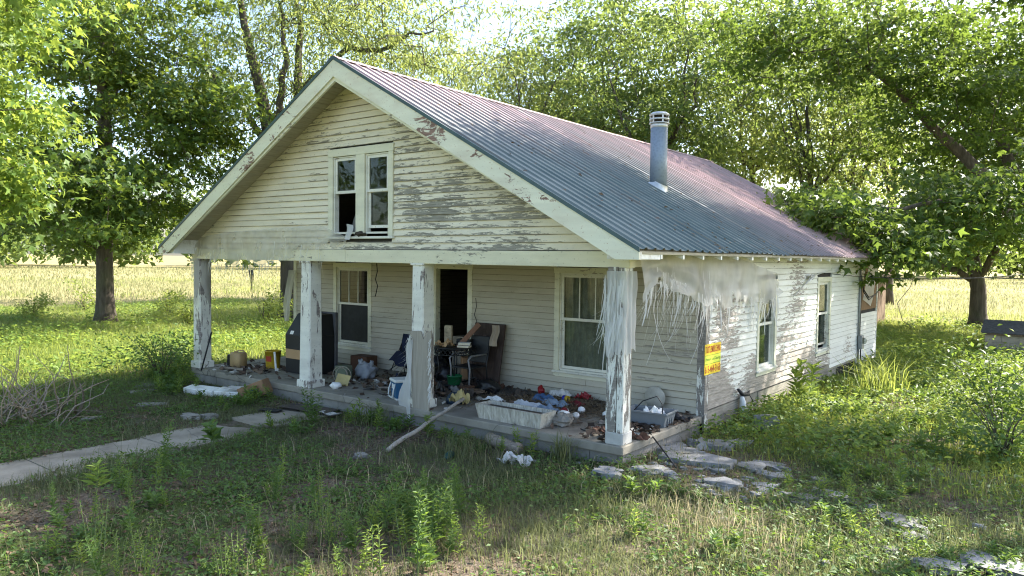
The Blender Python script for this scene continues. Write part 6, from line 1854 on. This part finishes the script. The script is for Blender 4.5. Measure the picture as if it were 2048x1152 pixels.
crumple('white_bag', (-.34, 1.48, .10), .13, .11, .13, M_whitefoam, 'white plastic bag stuffed in the grey tote', 'bag', 22, 8, .8)
tag(MB().tube([(-.62, 1.3, .1), (-.48, 1.42, .30), (-.3, 1.5, .38), (-.22, 1.5, .28), (-.18, 1.45, .1)], .008, 6).obj('bent_wire', M_cable, None, True), 'bent black wire sticking out of the grey tote', 'wire')
# straw bed and loose litter on the porch
M_strawbed = leafmat('porch_straw', (.10, .072, .044), (.21, .155, .095), (.15, .11, .06), .12, .9)
g = rng(501)
n = 9000
x = np.concatenate([g.normal(-2.1, .55, n), g.normal(-.6, .25, 1200)]); y = np.concatenate([np.clip(g.normal(1.55, .42, n), .45, 2.36), np.clip(g.normal(1.9, .3, 1200), 1.0, 2.36)])
n = len(x)
z = .012 + .09 * np.exp(-(((x + 2.1) / .7) ** 2 + ((y - 1.5) / .45) ** 2)) * g.random(n)
d = g.normal(size=(n, 3)) * np.array([1, 1, .25]); d /= np.linalg.norm(d, axis=1, keepdims=True)
Nn = g.normal(size=(n, 3)) * .4 + np.array([0, 0, 1]); Nn /= np.linalg.norm(Nn, axis=1, keepdims=True)
V, F = leaves_arrays(np.stack([x, y, z], 1), Nn, d, g.uniform(.05, .12, n), (np.array([(-.04, 0, 0), (.04, 0, 0), (.03, 1, .02), (-.03, 1, .02)]), np.array([(0, 1, 2), (0, 2, 3)])))
k = (V[:, 0] < -.03)
tag(np_mesh('straw', V, F, M_strawbed), 'brown straw strewn over the right half of the porch', 'straw', kind='stuff')
g = rng(502)
def flakes(n, cx, cy, sx, sy, size, mat, name, label, zmax=.03):
    x = np.clip(g.normal(cx, sx, n), -9.6, -.05); y = np.clip(g.normal(cy, sy, n), .08, 2.35)
    N = g.normal(size=(n, 3)) * .5 + np.array([0, 0, 1]); N /= np.linalg.norm(N, axis=1, keepdims=True)
    V, F = leaves_arrays(np.stack([x, y, g.uniform(.006, zmax, n)], 1), N, g.normal(size=(n, 3)) * np.array([1, 1, .15]), size * g.uniform(.4, 1.3, n), (np.array([(-.3, 0, 0), (.35, .05, .03), (.28, .9, 0), (-.35, .8, .05)]), np.array([(0, 1, 2), (0, 2, 3)])))
    return V, F
A = [flakes(160, -8.7, .8, .5, .35, .12, 0, 0, 0), flakes(260, -6.2, 1.3, .7, .4, .10, 0, 0, 0), flakes(380, -4.3, 1.4, .6, .5, .11, 0, 0, 0, .09), flakes(300, -.4, 1.1, .25, .6, .10, 0, 0, 0), flakes(200, -2.6, 1.4, .9, .5, .09, 0, 0, 0, .06)]
V, F = merge(A); tag(np_mesh('dark_litter', V, F, leafmat('dark_litter', (.03, .022, .018), (.13, .09, .065), (.05, .04, .03), .05, .9)), 'dark dead leaves and scraps on the porch floor', 'litter', kind='stuff')
A = [flakes(34, -8.9, .7, .45, .3, .11, 0, 0, 0), flakes(26, -6.1, 1.0, .5, .4, .08, 0, 0, 0), flakes(20, -4.3, .9, .4, .4, .08, 0, 0, 0), flakes(30, -.35, .9, .2, .5, .06, 0, 0, 0)]
V, F = merge(A); tag(np_mesh('paper_litter', V, F, leafmat('paper_litter', (.40, .38, .34), (.72, .71, .68), (.4, .4, .38), .15, .8)), 'white paper scraps on the porch floor', 'litter', kind='stuff')
# clothes, toys, bottles on the straw
M_denim = plain('blue_denim', (.06, .12, .24), .9, .3, 10); M_pale = plain('pale_blue_cloth', (.20, .26, .34), .9, .2, 8)
M_red = plain('red_plastic', (.26, .012, .016), .4, .15); M_maroon = plain('maroon_cloth', (.13, .01, .015), .85, .2)
M_shirt = plain('white_cloth', (.52, .53, .55), .9, .2)
crumple('denim_heap', (-2.28, 1.55, .03), .19, .15, .15, M_denim, 'crumpled blue denim on the straw', 'clothing', 31)
crumple('pale_shirt', (-1.95, 1.42, .03), .20, .12, .13, M_pale, 'pale blue shirt beside the denim', 'clothing', 32)
crumple('white_shirt', (-2.18, 1.0, .03), .24, .11, .15, M_shirt, 'white cloth lying behind the planter', 'clothing', 33)
crumple('striped_cloth', (-1.80, .98, .03), .16, .11, .12, M_pale, 'bluish cloth between the white cloth and the red ball', 'clothing', 34)
crumple('maroon_cloth', (-1.72, 1.62, .03), .13, .10, .09, M_maroon, 'dark maroon cloth near the yellow mug', 'clothing', 35)
crumple('red_wrapper', (-1.95, 2.22, .03), .13, .07, .10, M_red, 'red plastic wrapper against the wall below the window', 'wrapper', 36, amp=.9)
crumple('clear_bag', (-2.3, 2.12, .03), .2, .12, .15, M_rag, 'cloudy clear bag next to the red wrapper', 'bag', 37)
tag(MB().blob((-2.70, 2.10, .10), .06, .06, .09, 5, .3).obj('red_toy', M_red, None, True), 'small red toy near the fallen panel', 'toy')
tag(MB().lathe([(.01, -.035), (.075, -.03), (.09, 0), (.075, .03), (.01, .035)], (-1.40, .82, .095), 20, 'X').obj('red_ball', M_maroon, None, True), 'dark red disc standing behind the planter end', 'ball')
for (x, y, s_, lb) in ((-1.33, 1.02, .055, 'white ball nearest the dark red disc'), (-1.62, 1.2, .05, 'white lump on the straw behind the dark red disc'), (-1.46, 1.38, .06, 'white lump farther back on the straw'), (-1.02, 1.35, .06, 'pale lump on the straw near the right post')):
    tag(MB().blob((x, y, s_ * .8), s_, s_, s_ * .85, int(x * -50), .12).obj('white_lump', M_whitefoam, None, True), lb, 'foam', 'white lumps on the straw')
stn = MB().blob((-1.20, .50, .085), .14, .12, .10, 44, .25, 16, 10, 2.4); tag(stn.obj('rock', M_stoned, None), 'beige rock on the porch beside the planter end', 'rock')
tag(MB().blob((-1.31, .66, .12), .08, .08, .06, 46, .2).obj('cushion', M_whitefoam, None, True), 'white stuffing behind the beige rock', 'stuffing')
mg = thing('mug', (-1.93, 1.75, .06), 'yellow mug with a blue base lying on the straw', 'mug')
MB().lathe([(.045, -.05), (.05, -.045), (.05, .0), (.045, .0)], (-1.98, 1.75, .1), 16, 'X').obj('base', plain('royal_blue', (.01, .02, .30), .4), mg, True)
MB().lathe([(.05, .0), (.05, .05), (.042, .05), (.042, .0)], (-1.98, 1.75, .1), 16, 'X').obj('cup', M_yelcan, mg, True)
bl = thing('helmet', (-3.34, .70, 0), 'dark blue round helmet under a yellow cloth by the pole end', 'helmet')
MB().lathe([(.13, 0), (.135, .05), (.12, .11), (.07, .16), (.01, .175)], (-3.38, .72, 0), 20).obj('shell', plain('dark_blue_shell', (.02, .05, .10), .4), bl, True)
crumple('yellow_cloth', (-3.16, .60, .05), .14, .10, .2, M_yellowcard, 'yellow-green cloth draped over the pole end', 'cloth', 51, amp=.9)
crumple('white_plastic', (-2.95, 1.15, .02), .2, .08, .1, M_whitefoam, 'white plastic scrap on the straw behind the yellow cloth', 'plastic', 52)
# round pale tub behind the right post and rusty scrap
M_rust = plain('rusty_iron', (.12, .06, .04), .85, .35, 12)
tag(MB().lathe([(.02, -.03), (.16, -.03), (.17, .0), (.16, .03), (.02, .03)], (-.72, 2.28, .2), 24, 'Y').obj('round_lid', plain('pale_lid', (.46, .44, .38), .7), None, True), 'round pale lid standing against the wall behind the right post', 'lid')
tag(MB(XF((-.15, .62, .02), 20, 0, 3)).box(-.15, .15, -.11, .11, -.006, .006).obj('glass_pane', plain('dull_pane', (.28, .31, .32), .25, .1), None), 'flat grey pane lying beside the right post', 'pane')
for i, (x, y, rz, m, lb) in enumerate(((-.32, .40, 10, M_rust, 'rusty scrap left of the right post base'), (-.06, .52, 50, M_rust, 'rusty sheet scrap at the slab edge right of the post'), (-.12, 1.9, 20, M_rubber, 'black scrap heap at the wall corner'), (-.75, .95, 80, M_deadwood, 'dark bark slab on the porch left of the post'), (-.6, .55, 30, M_rust, 'thin rusty plate on the bare slab'))):
    MBx = crumple('scrap', (x, y, .004), .14, .09, .07, m, lb, 'scrap', 60 + i, 7, .9)
tag(MB().tube([(-.86, .40, .03), (-.80, .405, .015), (-.35, .46, .015)], .009, 6).obj('poker', M_cable, None, True), 'thin black rod with a bent end on the bare slab', 'rod')
tag(MB().tube([(-.16, .95, .03), (.62, .2, gz(.6, .2) + .02)], .010, 6).obj('iron_rod', M_cable, None, True), 'black rod sloping from the slab to the stones', 'rod')
# dangling wires by the door and ceiling
for i, (x, z, lb) in enumerate(((-6.15, 2.15, 'black wire dangling from the porch ceiling left of the patched post'), (-4.35, 1.55, 'looped wire hanging beside the front door'))):
    y = PD - .05 if i else 1.6
    tag(MB().tube([(x, y, z), (x + .02, y, z - .15), (x - .02, y - .01, z - .3), (x + .03, y, z - .42), (x - .03, y, z - .62)], .006 if i else .009, 6).obj('dangling_wire', M_cable, None, True), lb, 'wire')

# ---- heaped junk round the door
M_trash = plain('black_trash_bag', (.012, .012, .014), .35, .3, 9); M_oldwood = wood('old_board', (.17, .12, .085), .9, (3, 40, 40), .4); M_tin = galv('tin_can', (.40, .38, .35), .45)
for i, (x, y, rx, rz, lb) in enumerate(((-5.05, 2.1, .24, .26, 'black rubbish bag slumped left of the doorway'), (-4.75, 1.95, .2, .2, 'black rubbish bag behind the patio table'), (-3.55, 1.75, .2, .13, 'flattened black bag below the leaning door'), (-5.0, 1.2, .17, .14, 'small black bag at the left foot of the patio table'))):
    tag(MB().blob((x, y, rz * .75), rx, rx * .85, rz, 70 + i, .24, 20, 12, 2.4).obj('rubbish_bag', M_trash, None, True), lb, 'bag', 'rubbish bags by the door')
for i, (x, y, z, L, rz, ry, lb) in enumerate(((-4.9, 1.0, .03, .8, 15, -3, 'old board lying in front of the patio table'), (-4.1, 1.1, .05, .7, -30, -4, 'old board crossing the porch floor before the chair'), (-4.6, .85, .02, .5, 60, 0, 'short board end nearest the porch edge'), (-5.5, 1.9, .04, .9, 8, -2, 'long board along the wall under the camp chair'), (-3.6, 1.25, .06, .6, 35, -6, 'board propped on litter left of the straw'), (-5.75, 1.35, .04, .6, -20, -3, 'board between the grey bag and the cooler'), (-8.9, .35, .03, .6, 12, 0, 'thin board on the left porch floor'), (-8.3, .5, .02, .5, -18, 0, 'splintered board beside the yellow bucket'))):
    tag(MB(XF((x, y, z), rz, 4 * i, ry)).box(-L / 2, L / 2, -.035, .035, -.009, .009, bev=.002).obj('loose_board', M_oldwood if i % 3 else M_deadwood, None), lb, 'board', 'loose boards on the porch')
for i, (x, y, sx, sz, m, lb) in enumerate(((-4.95, 1.65, .16, .4, M_paper, 'tall tan carton left of the patio table'), (-5.2, 1.75, .13, .22, M_darkcard, 'dark carton beside the tall tan one'), (-4.35, 2.2, .15, .5, M_card, 'brown carton behind the metal chair'), (-3.75, 1.45, .11, .14, M_darkcard, 'small dark carton right of the metal chair'))):
    tag(MB(XF((x, y, 0), 25 * i)).box(-sx, sx, -sx * .7, sx * .7, .003, sz, bev=.008).obj('junk_carton', m, None), lb, 'carton', 'cartons by the door')
for i, (x, y, rz, lb) in enumerate(((-4.05, .95, 30, 'rusty tin can before the metal chair'), (-5.35, 1.1, 110, 'tin can on its side near the cooler'), (-3.2, 1.1, 70, 'tin can at the left edge of the straw'))):
    tag(MB(XF((x, y, .04), rz, 90)).lathe([(.03, -.05), (.038, -.05), (.038, .05), (.03, .05)], (0, 0, 0), 14).obj('tin_can', M_tin, None, True), lb, 'can', 'tin cans on the porch')
for i, (x, y, m, lb) in enumerate(((-3.9, 1.25, M_curt2, 'grey rag on the floor before the metal chair'), (-5.4, 1.55, M_navy, 'dark rag on the floor under the camp chair'), (-2.9, 1.75, M_mud, 'brown rag on the straw by the fallen panel'), (-1.1, 1.9, M_mud, 'muddy rag on the straw behind the right post'), (-2.5, .75, M_mud, 'brown rag on the floor behind the planter'), (-.9, 1.6, M_rag, 'grey rag heap behind the right post'))):
    crumple('rag', (x, y, .01), .17, .12, .12, m, lb, 'rag', 80 + i, 8, .9)

r_ = random.Random(717)
for k in range(22):
    x, y = r_.uniform(-5.1, -3.45), r_.uniform(1.15, 2.2)
    if k % 2:
        crumple('junk_scrap', (x, y, .01), r_.uniform(.08, .16), r_.uniform(.06, .12), r_.uniform(.08, .2), (M_trash, M_mud, M_darkcard)[k % 3], 'dark scrap in the junk heap before the front door', 'scrap', 200 + k, 7, .9)['group'] = 'junk heap by the door'
    else:
        L = r_.uniform(.25, .6)
        tag(MB(XF((x, y, r_.uniform(.04, .18)), r_.uniform(0, 180), r_.uniform(-20, 20), r_.uniform(-30, 30))).box(-L / 2, L / 2, -.03, .03, -.008, .008, bev=.002).obj('junk_stick', (M_oldwood, M_doorwood, M_black)[k % 3], None), 'broken slat in the junk heap before the front door', 'slat', 'junk heap by the door')
